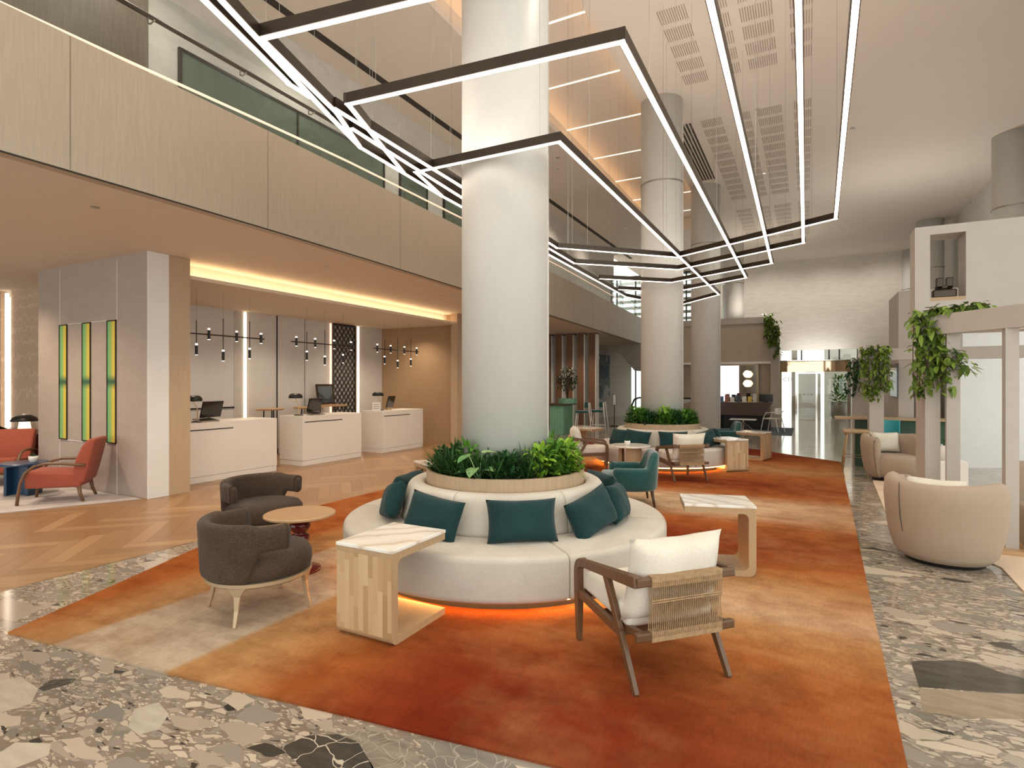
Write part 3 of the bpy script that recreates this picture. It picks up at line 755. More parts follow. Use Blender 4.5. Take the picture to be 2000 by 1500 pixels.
# ------------------------------------------------------------------ suspended light frames
FZ = 3.5
def P3(v): return at(v[0], v[1], FZ) if len(v) == 2 else (v[0], v[1])
frames = [
    ('nearest the sofa, a low narrow loop round the big column', [(864, 384), (812, 337), (1092, 278), (1404, 576), (1317, 599), (1222, 580)], False),
    ('second loop out, crossing in front of the big column', [(789, 339), (680, 205), (1215, 83), (1457, 543), (1312, 571), (1210, 566)], False),
    ('third loop out, front bar cut by the photo edge', [(704, 289), (658, 222), (511, 77), (830, 0), (-.42, 2.47, 0), (1507, 515), (1311, 552), (1173, 545)], False),
    ('fourth loop out, its right bar almost vertical', [(655, 214), (901, 365), (1088, 485), (1325, 527), (1569, 475), (-.035, 1.45, 0), (-2.36, 1.25, 0), (642, 226), (704, 289)], False),
    ('outermost loop, its right bar ending nearest the right wall', [(689, 253), (901, 386), (1074, 474), (1088, 485), (1322, 503), (1632, 428), (.17, .7, 0), (-2.2, .5, 0), (565, 165), (604, 190)], False),
    ('long straight rail alongside the mezzanine', [(704, 289), (864, 384), (1222, 580)], False)]
frames[3] = (frames[3][0], [(689, 253), (901, 386), (1122, 515), (1325, 527), (1569, 475), (-.035, 1.45, 0), (-2.36, 1.25, 0), (642, 226), (704, 289)], False)
frames[4] = (frames[4][0], [(655, 214), (901, 365), (1088, 485), (1322, 503), (1632, 428), (.17, .7, 0), (-2.2, .5, 0), (565, 165), (604, 190)], False)
for lab, pts, cl in frames:
    W2 = [P3(p) for p in pts]
    t = thing('pendant_light_frame', 'suspended bronze light frame, ' + lab, 'pendant light', (W2[0][0], W2[0][1], FZ))
    ox, oy = W2[0]
    Q = [(x - ox, y - oy) for x, y in W2]
    h = BM(); d = BM(); hw = .0225
    for (a, b) in zip(Q, Q[1:]):
        v = Vector((b[0] - a[0], b[1] - a[1], 0)); e = v.normalized() * hw
        bar(h, (a[0] - e.x, a[1] - e.y, .0395), (b[0] + e.x, b[1] + e.y, .0395), hw * 2, .069)
        bar(d, (a[0] - e.x * .8, a[1] - e.y * .8, .0025), (b[0] + e.x * .8, b[1] + e.y * .8, .0025), hw * 1.45, .006)
    obj('housing', h, 'bronze', t); obj('diffuser', d, 'led_bar', t)
    u = BM()  # upward glow added on top of the bars to brighten the ceiling
    for (a, b) in zip(Q, Q[1:]): bar(u, (a[0], a[1], .0745), (b[0], b[1], .0745), .034, .0004)
    obj('added_uplight_strip', u, 'led_up', t)
    acc = []
    for (a, b) in zip(Q, Q[1:]):
        ln = math.dist(a, b)
        if ln < 1: continue
        for f in ((.12, .88) if ln < 3 else (.08, .5, .92)):
            acc.append((a[0] + (b[0] - a[0]) * f, a[1] + (b[1] - a[1]) * f))
    for x, y in acc:
        top = CZ + (.42 if (-5.05 < x + ox < -2.9 and 3 < y + oy < 21) else 0) - FZ
        if math.dist((x + ox, y + oy), (-2.487, 4.624)) < .45: continue
        bm = BM(); tube(bm, [(x, y, .07), (x, y, top)], .0016, 4); obj('suspension_wire', bm, 'steel', t)
# ------------------------------------------------------------------ rugs
S1 = (-2.487, 4.624); S2 = (-2.58, 11.46)
bm = BM()
prism(bm, [(-4.53, 1.70), (-3.09, 1.87), (-1.89, 2.04), (-.94, 2.16), (.36, 2.32), (.385, 3.4), (.42, 4.95), (.5, 8), (.62, 13.3), (-.2, 14.0), (-1.1, 14.9), (-3, 15.3), (-5.2, 14.6), (-5.3, 11), (-5.45, 8.5), (-5.64, 6.94), (-5.65, 5.4), (-5.5, 4.5), (-5.29, 3.54), (-4.9, 2.6)], 0, .012)
tag(obj('area_rug', bm, 'rug'), 'large rust, orange and beige washed rug under both round sofas', 'rug')
bm = BM(); prism(bm, [(-8.2, 4.55), (-8.9, 3.1), (-12, 2.7), (-15, 3), (-15, 4.6)], 0, .010)
tag(obj('pale_rug', bm, 'greyrug'), 'pale blue-grey rug under the coral armchairs and blue table', 'rug')
bm = BM(); prism(bm, [(.97, 11.0), (.84, 7.5), (1.15, 7.2), (1.5, 6.3), (1.47, 5.3), (3.4, 5.0), (4.0, 11.0)], 0, .010)
tag(obj('sand_rug', bm, 'sandrug'), 'plain sand-coloured rug under the beige barrel chairs at right', 'rug')

# ------------------------------------------------------------------ round sofas with planters
def round_sofa(cx, cy, k, lab, rz):
    t = thing('round_sofa', lab, 'sofa', (cx, cy, 0), rz)
    R = 1.45 * k; Ri = .87
    for i in range(6):
        a = i * PI / 3
        bm = BM(); sector(bm, lambda th: rrect(Ri - .05, R, .10, .42, .045), a, a + PI / 3, 18, .018)
        obj('seat', bm, 'sofa', t, smooth=True)
        b = a + .25
        def bs(th): 
            s = rrect(0, .15, .40, .735, .055)
            return [(.735 + x + (.735 - z) * .22 * (x / .15), z) for x, z in s]
        bm = BM(); sector(bm, bs, b, b + PI / 3, 18, .016)
        obj('backrest', bm, 'sofa', t, smooth=True)
    bm = BM(); lathe(bm, [(.6, .012), (R - .17, .012), (R - .17, .10), (.6, .10)], 72); obj('plinth', bm, 'dark', t)
    bm = BM(); n = 96
    tube(bm, [((R - .10) * math.cos(j * 2 * PI / n), (R - .10) * math.sin(j * 2 * PI / n), .086) for j in range(n)], .010, 6, True); obj('light_strip', bm, 'led_amber', t)
    return t
front = math.atan2(-S1[1], -S1[0])  # direction towards the camera
round_sofa(*S1, 1.0, 'large round oat-coloured sofa nearest the camera, wrapped round the big column', front - math.radians(-18) )
round_sofa(*S2, .93, 'second round oat-coloured sofa farther back round its own column', front + math.radians(10))
def planter_box(cx, cy, lab):
    t = thing('round_planter', lab, 'planter', (cx, cy, 0))
    bm = BM(); R = .728
    prof = [(R - .03, .5), (R, .5), (R, .83), (R - .03, .83)]
    n = 96; rings = []
    for j in range(n):
        a = j * 2 * PI / n; rings.append([(r * math.cos(a), r * math.sin(a), z) for r, z in prof])
    loft(bm, rings, cap=False, closed=True)
    obj('slatted_rim', bm, 'ringoak', t)
    bm = BM(); n = 120
    for j in range(n):
        a = j * 2 * PI / n; box(bm, -.006, .006, -.0015, .0035, .74, .825, Matrix.Rotation(a - PI / 2, 4, 'Z') @ TR(0, R, 0))
    bm.free()
    bm = BM(); lathe(bm, [(.42, .76), (R - .03, .76), (R - .03, .775), (.42, .775)], 48); obj('soil', bm, 'soil', t)
    return t
planter_box(*S1, 'round slatted oak planter on top of the nearest round sofa')
planter_box(*S2, 'round slatted oak planter on top of the second round sofa')

# plants -----------------------------------------------------------
def grass_tuft(h=.22, n=90):
    bm = BM()
    for i in range(n):
        a = rnd(0, 2 * PI); e = rnd(.15, 1.0); l = rnd(.6, 1.1) * h * 1.3
        leaf(bm, (rnd(-.03, .03), rnd(-.03, .03), 0), (math.cos(a) * math.sin(e), math.sin(a) * math.sin(e), math.cos(e)), (0, 0, 1), l, rnd(.008, .013), rnd(.1, .38), 4)
    return bm
def bush(h=.22, n=110, w=.03, r=.13):
    bm = BM()
    for i in range(n):
        a = rnd(0, 2 * PI); z = rnd(.02, h); rr = r * math.sqrt(random.random()) * (1 - .4 * z / h)
        e = rnd(.3, 1.5)
        leaf(bm, (rr * math.cos(a), rr * math.sin(a), z), (math.cos(a + rnd(-.8, .8)) * math.sin(e), math.sin(a + rnd(-.8, .8)) * math.sin(e), math.cos(e)), (0, 0, 1), rnd(.8, 1.3) * w * 1.9, rnd(.8, 1.2) * w, rnd(0, .5), 3)
    return bm
def broad(h=.24, n=9, w=.1, ln=.15):
    bm = BM()
    for i in range(n):
        a = i * 2.4 + rnd(-.3, .3); e = rnd(.25, .8); hh = rnd(.5, 1) * h
        p = Vector((math.cos(a) * math.sin(e) * hh * .7, math.sin(a) * math.sin(e) * hh * .7, math.cos(e) * hh))
        tube(bm, [(0, 0, 0), p * .6 + Vector((0, 0, .02)), p], .0035, 5)
        leaf(bm, p, (math.cos(a), math.sin(a), rnd(-.1, .5)), (0, 0, 1), rnd(.8, 1.1) * ln, rnd(.85, 1.1) * w, .35, 5, 0, True)
    return bm
KIND = {
    'grass': ('grass_plant', 'arching dark green grassy tuft', lambda: grass_tuft(), 'lf_grass'),
    'fern': ('leafy_shrub', 'dense small-leaved dark green shrub', lambda: bush(.2, 150, .026, .14), 'lf_dark'),
    'mid': ('leafy_shrub', 'mid-green bushy plant with soft leaves', lambda: bush(.23, 120, .036, .14), 'lf_mid'),
    'lime': ('lime_shrub', 'bright lime green bushy plant', lambda: bush(.25, 110, .04, .13), 'lf_lime'),
    'vari': ('variegated_plant', 'plant with broad pale-veined leaves', lambda: broad(.26, 8, .095, .13), 'lf_vari'),
    'blade': ('broadleaf_plant', 'plant with long dark glossy upright leaves', lambda: broad(.2, 8, .06, .24), 'lf_dark'),
}
proto = {}
def place_plant(kind, x, y, z, s, where):
    nm, lab, f, mt = KIND[kind]
    g = lab + where
    if kind not in proto:
        o = obj(nm, f(), mt); proto[kind] = o
    else:
        o = proto[kind].copy(); COL.objects.link(o)
    o.location = (x, y, z); o.rotation_euler = (rnd(-.15, .15), rnd(-.15, .15), rnd(0, 6.28)); o.scale = (s, s, s * rnd(.9, 1.1))
    tag(o, g, 'plant', 'plants like this at this spot: ' + g)
def ring_plants(c, kinds, n, where, r0=.59, j0=0):
    secs = ('front', 'just left of front', 'front left', 'left', 'back left', 'rear left', 'rear', 'rear right', 'back right', 'right', 'front right', 'just right of front')
    for i in range(n):
        a = i * 2 * PI / n + j0
        place_plant(kinds(a, i), c[0] + (r0 - .02) * math.cos(a), c[1] + r0 * math.sin(a), .785, rnd(1.0, 1.3), (', inner row, ' if r0 < .55 else ', outer row, ') + secs[int((((front - a) / (2 * PI)) % 1) * 12 + .5) % 12] + ' of ' + where)
def k1(a, i):
    # angle seen from the camera: 0 = towards camera, + = right
    d = (a - front + PI) % (2 * PI) - PI
    D = math.degrees(d)
    if D < -75: return 'grass' if i % 3 else 'fern'
    if D < -42: return 'grass' if i % 4 else 'mid'
    if D < -8: return ('vari', 'fern', 'blade', 'grass')[i % 4]
    if D < 30: return ('grass', 'fern', 'grass')[i % 3]
    if D < 62: return ('lime', 'mid', 'grass')[i % 3]
    return ('fern', 'lime', 'mid')[i % 3]
random.seed(3)
ring_plants(S1, k1, 26, 'the nearest planter')
ring_plants(S1, lambda a, i: ('grass', 'fern', 'grass', 'mid')[i % 4], 16, 'the nearest planter', .49, .14)
ring_plants(S2, lambda a, i: ('mid', 'fern', 'mid')[i % 3], 22, 'the second planter')
ring_plants(S2, lambda a, i: ('mid', 'fern', 'lime')[i % 3], 14, 'the second planter', .49, .14)

# cushions ---------------------------------------------------------
bm = BM(); pillow(bm, .54, .33, .17); cush0 = obj('cushion', bm, 'teal', smooth=True); used = [False]
def cushion(c, D, r, lab, tilt=.32, roll=0.0, z=.57, s=1):
    a = front + math.radians(D)
    o = cush0 if not used[0] else cush0.copy()
    if used[0]: COL.objects.link(o)
    used[0] = True
    # local -Y faces outward
    m = TR(c[0] + r * math.cos(a), c[1] + r * math.sin(a), z) @ Matrix.Rotation(a + PI / 2, 4, 'Z') @ Matrix.Rotation(-tilt, 4, 'X') @ Matrix.Rotation(roll, 4, 'Y')
    o.matrix_world = m; o.scale = (s, s, s); tag(o, lab, 'cushion', 'dark teal cushions on the round sofas')
cushion(S1, 7, 1.02, 'dark teal cushion front and centre on the nearest round sofa')
cushion(S1, -33, 1.03, 'dark teal cushion left of centre on the nearest sofa', roll=.10)
cushion(S1, 42, 1.03, 'dark teal cushion tilted to the right of centre on the nearest sofa', roll=-.22)
cushion(S1, -76, 1.03, 'dark teal cushion at the left side of the nearest sofa, seen nearly edge-on', roll=-.25)
cushion(S1, 70, 1.03, 'dark teal cushion at the right side of the nearest sofa, behind the tilted one', roll=.1)
cushion(S1, -108, 1.03, 'dark teal cushion peeking out at the far left of the nearest sofa')
cushion(S1, 108, 1.03, 'dark teal cushion peeking out behind the right side of the nearest sofa')
cushion(S2, -4, 1.02, 'dark teal cushion in the middle of the second sofa, above the round table')
cushion(S2, -42, 1.02, 'dark teal cushion left of the middle on the second round sofa', roll=.08)
cushion(S2, -66, 1.03, 'dark teal cushion farthest left on the second round sofa')
cushion(S2, 38, 1.02, 'dark teal cushion right of the middle on the second round sofa', roll=-.15)
cushion(S2, 72, 1.03, 'dark teal cushion farthest right on the second round sofa, beside the teal tub chair', roll=.1)

# ------------------------------------------------------------------ C-shaped side tables
def c_table():
    t = thing('side_table', 'x', 'side table')
    w, d, h = .45, .56, .56
    # C outline in (y,z): upright at y=0, opening towards +y
    ro, ri, th = .05, .045, .055
    def arc(cx, cz, r, a0, a1, k=5): return [(cx + r * math.cos(a0 + (a1 - a0) * i / k), cz + r * math.sin(a0 + (a1 - a0) * i / k)) for i in range(k + 1)]
    t2 = th - .01
    inn = [(d, t2)] + arc(th + ri, t2 + ri, ri, -PI / 2, -PI) + arc(th + ri, h - t2 - ri, ri, PI, PI / 2) + [(d, h - t2)]
    out = [(d, 0)] + arc(ro, ro, ro, -PI / 2, -PI) + arc(.006, h - .006, .006, PI, PI / 2) + [(d, h)]
    bm = BM(); loft(bm, [[(-w / 2, a[0], a[1]), (w / 2, a[0], a[1]), (w / 2, b[0], b[1]), (-w / 2, b[0], b[1])] for a, b in zip(out, inn)])
    obj('frame', bm, 'ash', t)
    bm = BM(); box(bm, -w / 2 + .004, w / 2 - .004, -.004, .002, .045, h - .03); obj('block_panel', bm, 'block', t)
    bm = BM(); box(bm, -w / 2 - .004, w / 2 + .004, -.006, d + .004, h, h + .022); obj('marble_top', bm, 'marble', t, bev=.004)
    return t
ct = c_table()
tabs = [((-2.435, 2.67), 0.0, 'C-shaped oak side table with marble top at the front left of the nearest sofa'),
        ((-.43, 5.24), math.atan2(-.28, -.96) - PI / 2, 'C-shaped side table with marble top standing right of the nearest sofa'),
        ((-1.10, 10.93), math.atan2(.73, -.68) - PI / 2, 'C-shaped side table with block-wood end facing us at the second sofa'),
        ((-.72, 12.85), math.atan2(.30, -.95) - PI / 2, 'C-shaped side table farthest right, behind the second sofa'),
        ((-4.45, 6.15), math.atan2(-.5, .85) - PI / 2, 'C-shaped side table half hidden behind the left of the nearest sofa'),
        ((-4.75, 12.5), math.atan2(-.3, .9) - PI / 2, 'C-shaped side table left of the second sofa, near the green bar')]
for i, ((x, y), r, lab) in enumerate(tabs):
    if i == 0: ct.location = (x, y, .013); ct.rotation_euler = (0, 0, r); ct['label'] = lab; ct['group'] = 'C-shaped side tables'
    else: dup(ct, (x, y, .013), r, lab, 'C-shaped side tables')

# ------------------------------------------------------------------ woven-back armchairs
def woven_chair():
    t = thing('woven_armchair', 'x', 'armchair')
    X = .287
    for s in (-1, 1):
        x = s * X
        bm = BM(); bar(bm, (x, .31, 0), (x, .315, .30), .030, .036, (0, 1, 0), .045, .055)
        r = [(x, .315, .30), (x, .318, .39)]
        for i in range(7):
            a = i / 6 * PI / 2; r.append((x, .318 - .07 + .07 * math.cos(a) - .0, .425 + .07 * math.sin(a)))
        rings = []
        for i, p in enumerate(r):
            a = r[max(0, i - 1)]; b = r[min(len(r) - 1, i + 1)]
            d = Vector(b) - Vector(a); d.normalize(); n = Vector((0, -d.z, d.y))
            P = Vector(p); rings.append([P + Vector((q * .0225, 0, 0)) + n * w * .026 for q, w in ((-1, -1), (1, -1), (1, 1), (-1, 1))])
        loft(bm, rings); obj('front_leg', bm, 'walnutz', t, bev=.005)
        bm = BM(); bar(bm, (x, .25, .493), (x, -.38, .582), .045, .045, w2=.05, h2=.06); obj('armrest', bm, 'walnutz', t, bev=.006)
        bm = BM(); bar(bm, (x, -.36, 0), (x, -.04, .53), .026, .034, (0, 1, 0), .032, .05); obj('rear_leg', bm, 'walnutz', t, bev=.004)
        bm = BM(); bar(bm, (x, .30, .295), (x, -.22, .262), .03, .05); obj('seat_rail', bm, 'walnutz', t, bev=.004)
        bm = BM(); bar(bm, (s * .25, .0, .262), (s * .25, -.37, .30), .03, .04); obj('back_support', bm, 'walnutz', t, bev=.004)
    bm = BM(); bar(bm, (-X, .30, .29), (X, .30, .29), .03, .05); obj('front_rail', bm, 'walnutz', t, bev=.004)
    bm = BM(); bar(bm, (-X, -.2, .262), (X, -.2, .262), .03, .04); bar(bm, (-X, .05, .27), (X, .05, .27), .03, .02); obj('cross_rail', bm, 'walnutz', t, bev=.004)
    bm = BM(); bar(bm, (-X - .01, -.375, .578), (X + .01, -.375, .578), .035, .045); obj('top_rail', bm, 'walnutz', t, bev=.008)
    bm = BM(); bar(bm, (-.30, -.375, .30), (.30, -.375, .30), .035, .045); obj('bottom_rail', bm, 'walnutz', t, bev=.008)
    bm = BM(); n = 38
    for i in range(n):
        x = -.21 + .42 * i / (n - 1)
        for y, k in ((-.398, 1), (-.352, -1)):
            pts = [(x, y, .30), (x * 1.0, y + .012 * k, .44), (x, y, .578)]
            tube(bm, pts, .0027, 5)
    for zz in (.47, .482): tube(bm, [(-.215, -.392, zz), (0, -.388, zz), (.215, -.392, zz)], .0045, 5)
    for zz, yy in ((.578, -.375), (.30, -.375)):
        lathe_b = BM(); lathe_b.free()
        box(bm, -.215, .215, yy - .021, yy + .021, zz - .027, zz + .027)
    obj('woven_back', bm, 'rope', t)
    bm = BM(); box(bm, -.27, .27, -.25, .30, .0, .115)
    o = obj('seat_cushion', bm, 'cream', t, bev=.03, smooth=True); o.location = (0, 0, .30); o.rotation_euler = (.05, 0, 0)
    bm = BM(); pillow(bm, .585, .47, .20, 14, TR(0, -.25, .555) @ rot(.20, 0, .03)); obj('back_cushion', bm, 'cream', t, smooth=True)
    return t
wc = woven_chair()
def face(dx, dy): return math.atan2(dy, dx) - PI / 2
chs = [((-.83, 3.29), face(-.72, .69), 'walnut armchair with woven cord back and cream cushions in the right foreground'),
       ((-1.88, 9.75), face(-.61, .79), 'walnut woven-back armchair seen from behind in front of the second sofa'),
       ((-3.65, 10.15), face(.93, .36), 'walnut woven-back armchair facing right, left of the round stone table')]
for i, ((x, y), r, lab) in enumerate(chs):
    if i == 0: wc.location = (x, y, .013); wc.rotation_euler = (0, 0, r); wc['label'] = lab; wc['group'] = 'woven-back armchairs'
    else: dup(wc, (x, y, .013), r, lab, 'woven-back armchairs')

# ------------------------------------------------------------------ brown barrel chairs and red-stem table
def ss(a, b, x):
    x = max(0, min(1, (x - a) / (b - a))); return x * x * (3 - 2 * x)
def brown_chair():
    t = thing('brown_armchair', 'x', 'armchair')
    def sec(th):
        d = abs(th + PI / 2)           # back at -Y
        f = ss(.95, 1.25, d)
        zb = .275 + (.475 - .275) * f; zt = .665 - .02 * f
        s = rrect(0, .085, zb, zt, .04, 5)
        return [(.29 + x + .02 * (z - .275) / .39, z) for x, z in s]
    bm = BM(); sector(bm, sec, -PI / 2 - 1.78, -PI / 2 + 1.78, 44, .045); obj('backrest', bm, 'brown', t, smooth=True)
    bm = BM(); tube(bm, [(.372 * math.cos(-PI / 2 + a), .372 * math.sin(-PI / 2 + a), .655 - .02 * ss(.95, 1.25, abs(a))) for a in [-1.66 + i * .1 for i in range(34)]], .004, 5); obj('piping', bm, 'brown', t)
    bm = BM(); lathe(bm, [(0, .272), (.31, .272), (.345, .29), (.355, .33), (.35, .39), (.325, .425), (.27, .44), (0, .445)], 56); obj('seat', bm, 'brown', t, smooth=True)
    bm = BM(); lathe(bm, [(0, .235), (.33, .235), (.352, .25), (.352, .273), (0, .273)], 56); obj('seat_ring', bm, 'champagne', t, smooth=False)
    for a in (PI / 4, 3 * PI / 4, 5 * PI / 4, 7 * PI / 4):
        rings = []
        for z, r, w, h in ((0, .365, .02, .018), (.10, .335, .03, .022), (.19, .325, .045, .026), (.232, .328, .10, .028), (.262, .33, .15, .03)):
            c, s = math.cos(a), math.sin(a)
            rings.append([(c * (r + q * h / 2) - s * p * w / 2, s * (r + q * h / 2) + c * p * w / 2, z) for p, q in ((-1, -1), (1, -1), (1, 1), (-1, 1))])
        bm = BM(); loft(bm, rings); obj('leg', bm, 'champagne', t, bev=.004)
    return t
bc = brown_chair(); bc.location = (-3.46, 2.73, .013); bc.rotation_euler = (0, 0, face(.30, .95)); bc['label'] = 'brown tweed barrel chair nearest us, seen from behind at left'; bc['group'] = 'brown barrel chairs'
dup(bc, (-4.72, 3.78, .013), face(.97, -.10), 'brown tweed barrel chair farther back, open side towards the small table', 'brown barrel chairs')
t = thing('pedestal_table', 'small round oak-topped table on a turned dark red stem', 'table', (-3.83, 3.42, .013))
bm = BM(); lathe(bm, [(0, .462), (.27, .462), (.29, .472), (.29, .485), (.28, .49), (0, .49)], 56); obj('table_top', bm, 'oak', t)
bm = BM(); lathe(bm, [(0, 0), (.17, 0), (.17, .02), (.08, .04), (.055, .08), (.055, .22), (.06, .25), (.075, .255), (.078, .30), (.07, .305), (.045, .32), (.075, .345), (.088, .38), (.075, .415), (.045, .435), (.12, .455), (.12, .462), (0, .462)], 40); obj('stem', bm, 'maroon', t, smooth=True)

# ------------------------------------------------------------------ teal tub chairs
def squir(th, p=3.2): return 1 / ((abs(math.cos(th)) ** p + abs(math.sin(th)) ** p) ** (1 / p))
def tub_chair():
    t = thing('teal_armchair', 'x', 'armchair')
    def pos(r, z, th): q = squir(th); return (r * q * math.cos(th), r * q * math.sin(th) * .98, z)
    def sec(th):
        d = abs(th + PI / 2); zt = .50 + .20 * (1 - ss(.55, 1.0, d)); out = .03 * (1 - ss(.3, 1.0, d))
        s = rrect(0, .11, .20, zt, .05, 5)
        return [(.26 + x + out * (z - .2) * 1.5 + .02 * (z - .2), z) for x, z in s]
    bm = BM(); sector(bm, sec, -PI / 2 - 2.25, -PI / 2 + 2.25, 60, .05, pos); obj('shell', bm, 'velvet', t, smooth=True)
    bm = BM(); box(bm, -.28, .28, -.28, .34, .20, .40); obj('seat_cushion', bm, 'velvet', t, smooth=True, bev=.04)
    for x, y in ((-.27, .27), (.27, .27), (-.27, -.27), (.27, -.27)):
        bm = BM(); tube(bm, [(x * 1.12, y * 1.12, 0), (x, y, .21)], .013, 10, r2=.024); obj('leg', bm, 'darkwood', t, smooth=True)
    return t
tc = tub_chair(); tc.location = (-2.12, 7.42, .013); tc.rotation_euler = (0, 0, face(-.92, -.38)); tc['label'] = 'teal velvet tub chair just behind the right of the nearest sofa'; tc['group'] = 'teal tub chairs'
dup(tc, (-1.75, 14.2, .013), face(-.95, -.3), 'teal velvet tub chair behind the second sofa, beside the bare column', 'teal tub chairs')

# round stone table at the second sofa
t = thing('round_table', 'round stone-topped table on curved wooden panels at the second sofa', 'table', (-2.74, 9.72, .013))
bm = BM(); lathe(bm, [(0, .49), (.34, .49), (.35, .497), (.35, .512), (.34, .518), (0, .518)], 48); obj('table_top', bm, 'marble', t)
for a in (.4, 2.5, 4.6):
    bm = BM(); sector(bm, lambda th: [(.17, 0), (.20, 0), (.20, .49), (.17, .49)], a, a + 1.5, 10, .002); obj('base_panel', bm, 'ash', t)
def potted(x, y, z, lab, s=1.0):
    t = thing('potted_plant', lab, 'plant', (x, y, z)); 
    bm = BM(); lathe(bm, [(0, 0), (.035 * s, 0), (.05 * s, .04 * s), (.05 * s, .075 * s), (.043 * s, .075 * s), (.04 * s, .06 * s), (0, .06 * s)], 24); obj('pot', bm, 'white', t, smooth=True)
    bm = grass_tuft(.07 * s, 26); 
    for v in bm.verts: v.co.z += .055 * s
    obj('foliage', bm, 'lf_dark', t); return t
potted(-2.78, 9.68, .532, 'tiny plant in a white pot on the round stone table', 1.0)

# ------------------------------------------------------------------ beige barrel chairs
def barrel():
    t = thing('barrel_chair', 'x', 'armchair')
    def sec(th):
        d = abs(th + PI / 2); zt = .745 - .07 * math.cos(2 * d) * (1 if d < PI / 2 else -1) * .25 - .03 * ss(1.6, 2.4, d)
        out = []
        o = [(.335, .04), (.385, .10), (.425, .25), (.45, .42), (.462, .58), (.455, zt - .05), (.43, zt - .012), (.395, zt), (.355, zt - .015), (.335, zt - .05), (.33, .55), (.32, .35), (.25, .1), (.24, .04)]
        return o
    bm = BM(); sector(bm, sec, -PI / 2 - 2.2, -PI / 2 + 2.2, 56, .06); obj('shell', bm, 'barrel', t, smooth=True)
    bm = BM(); lathe(bm, [(0, .05), (.30, .05), (.36, .12), (.375, .25), (.37, .36), (.33, .41), (.25, .425), (0, .43)], 48); obj('seat', bm, 'barrel', t, smooth=True)
    bm = BM(); lathe(bm, [(0, 0), (.29, 0), (.31, .045), (0, .05)], 40); obj('plinth', bm, 'black', t)
    bm = BM(); pillow(bm, .46, .36, .16, 12, TR(0, -.22, .60) @ rot(.25, 0, 0)); obj('back_cushion', bm, 'cream', t, smooth=True)
    bm = BM(); a = -PI / 2 - .50
    tube(bm, [(.464 * math.cos(a), .464 * math.sin(a), .72), (.4665 * math.cos(a), .4665 * math.sin(a), .6), (.455 * math.cos(a), .455 * math.sin(a), .42), (.43 * math.cos(a), .43 * math.sin(a), .28)], .0026, 5); obj('seam', bm, 'dark', t)
    return t
bl = barrel(); bl.location = (1.11, 6.36, .0); bl.rotation_euler = (0, 0, face(.42, .9)); bl['label'] = 'beige barrel chair in the right foreground, seen from behind'; bl['group'] = 'beige barrel chairs'
dup(bl, (1.28, 11.35, .0), face(.35, -.93), 'beige barrel chair with a cushion, farther back between the mauve posts', 'beige barrel chairs')

# ------------------------------------------------------------------ coral armchairs corner
def coral_chair():
    t = thing('coral_armchair', 'x', 'armchair')
    bm = BM(); box(bm, -.27, .27, -.28, .34, .20, .40)
    for v in bm.verts:
        if v.co.z > .3 and v.co.y > 0: v.co.z += .03
        if v.co.y < 0: v.co.z -= .01
    obj('seat', bm, 'coral', t, bev=.035, smooth=True)
    rings = []
    for z, y, d, w in ((.24, -.24, .14, .27), (.40, -.27, .17, .275), (.58, -.31, .17, .285), (.74, -.36, .14, .285), (.84, -.41, .09, .275)):
        rings.append([(a * w, y + b * d / 2, z) for a, b in ((-1, -1), (1, -1), (1, 1), (-1, 1))])
    bm = BM(); loft(bm, rings); obj('backrest', bm, 'coral', t, bev=.03, smooth=True)
    for s in (-1, 1):
        x = s * .30
        pts = [(x, .40, 0), (x, .385, .15), (x, .36, .30), (x, .31, .42), (x, .22, .50), (x, .10, .53), (x, -.08, .525), (x, -.22, .505), (x, -.34, .49)]
        bm = BM(); tube(bm, pts, .024, 10, sq=.8); obj('armrest', bm, 'walnut', t, smooth=True)
        bm = BM(); tube(bm, [(s * .24, -.25, .22), (s * .25, -.27, .10), (s * .26, -.31, 0)], .026, 10, r2=.018); obj('rear_leg', bm, 'walnut', t, smooth=True)
    return t
cc = coral_chair(); cc.location = (-9.1, 4.02, .012); cc.rotation_euler = (0, 0, face(-.66, -.75)); cc['label'] = 'coral armchair with bent wooden arms beside the mauve wall slots'; cc['group'] = 'coral armchairs'
dup(cc, (-11.38, 4.22, .012), face(.75, -.66), 'coral armchair cut off by the left edge of the photo', 'coral armchairs')
t = thing('blue_side_table', 'round dark blue side table between the coral armchairs', 'table', (-10.0, 3.93, .012))
bm = BM(); lathe(bm, [(0, .425), (.28, .425), (.30, .435), (.30, .455), (.29, .462), (0, .462)], 40); obj('table_top', bm, 'blue', t)
for a in (0.5, 0.5 + PI):
    bm = BM(); box(bm, -.02, .02, -.13, .13, 0, .425, Matrix.Rotation(a, 4, 'Z') @ TR(.15, 0, 0)); obj('base_panel', bm, 'blue', t, bev=.006)
bm = BM(); box(bm, -.14, .14, -.02, .02, 0, .425, Matrix.Rotation(.5, 4, 'Z')); obj('base_panel', bm, 'blue', t, bev=.006)
potted(-9.88, 4.0, .475, 'small dark plant in a white pot on the blue table', 1.15)
t = thing('lacquer_desk', 'dark red lacquer desk with open shelf at the far left', 'desk', (-12.6, 4.95, 0))
bm = BM(); box(bm, -1.2, 1.0, -.28, .28, .70, .75); obj('desk_top', bm, 'darkwood', t, bev=.004)
bm = BM(); box(bm, -1.15, .95, -.24, .26, .0, .03); box(bm, -1.15, -1.1, -.24, .26, 0, .70); box(bm, .9, .95, -.24, .26, 0, .70); box(bm, -1.15, .95, .22, .26, 0, .70); box(bm, -.1, -.06, -.24, .26, 0, .7); obj('carcass', bm, 'maroon', t)
bm = BM(); box(bm, -1.1, .9, -.22, .22, .34, .37); obj('shelf', bm, 'maroon', t)
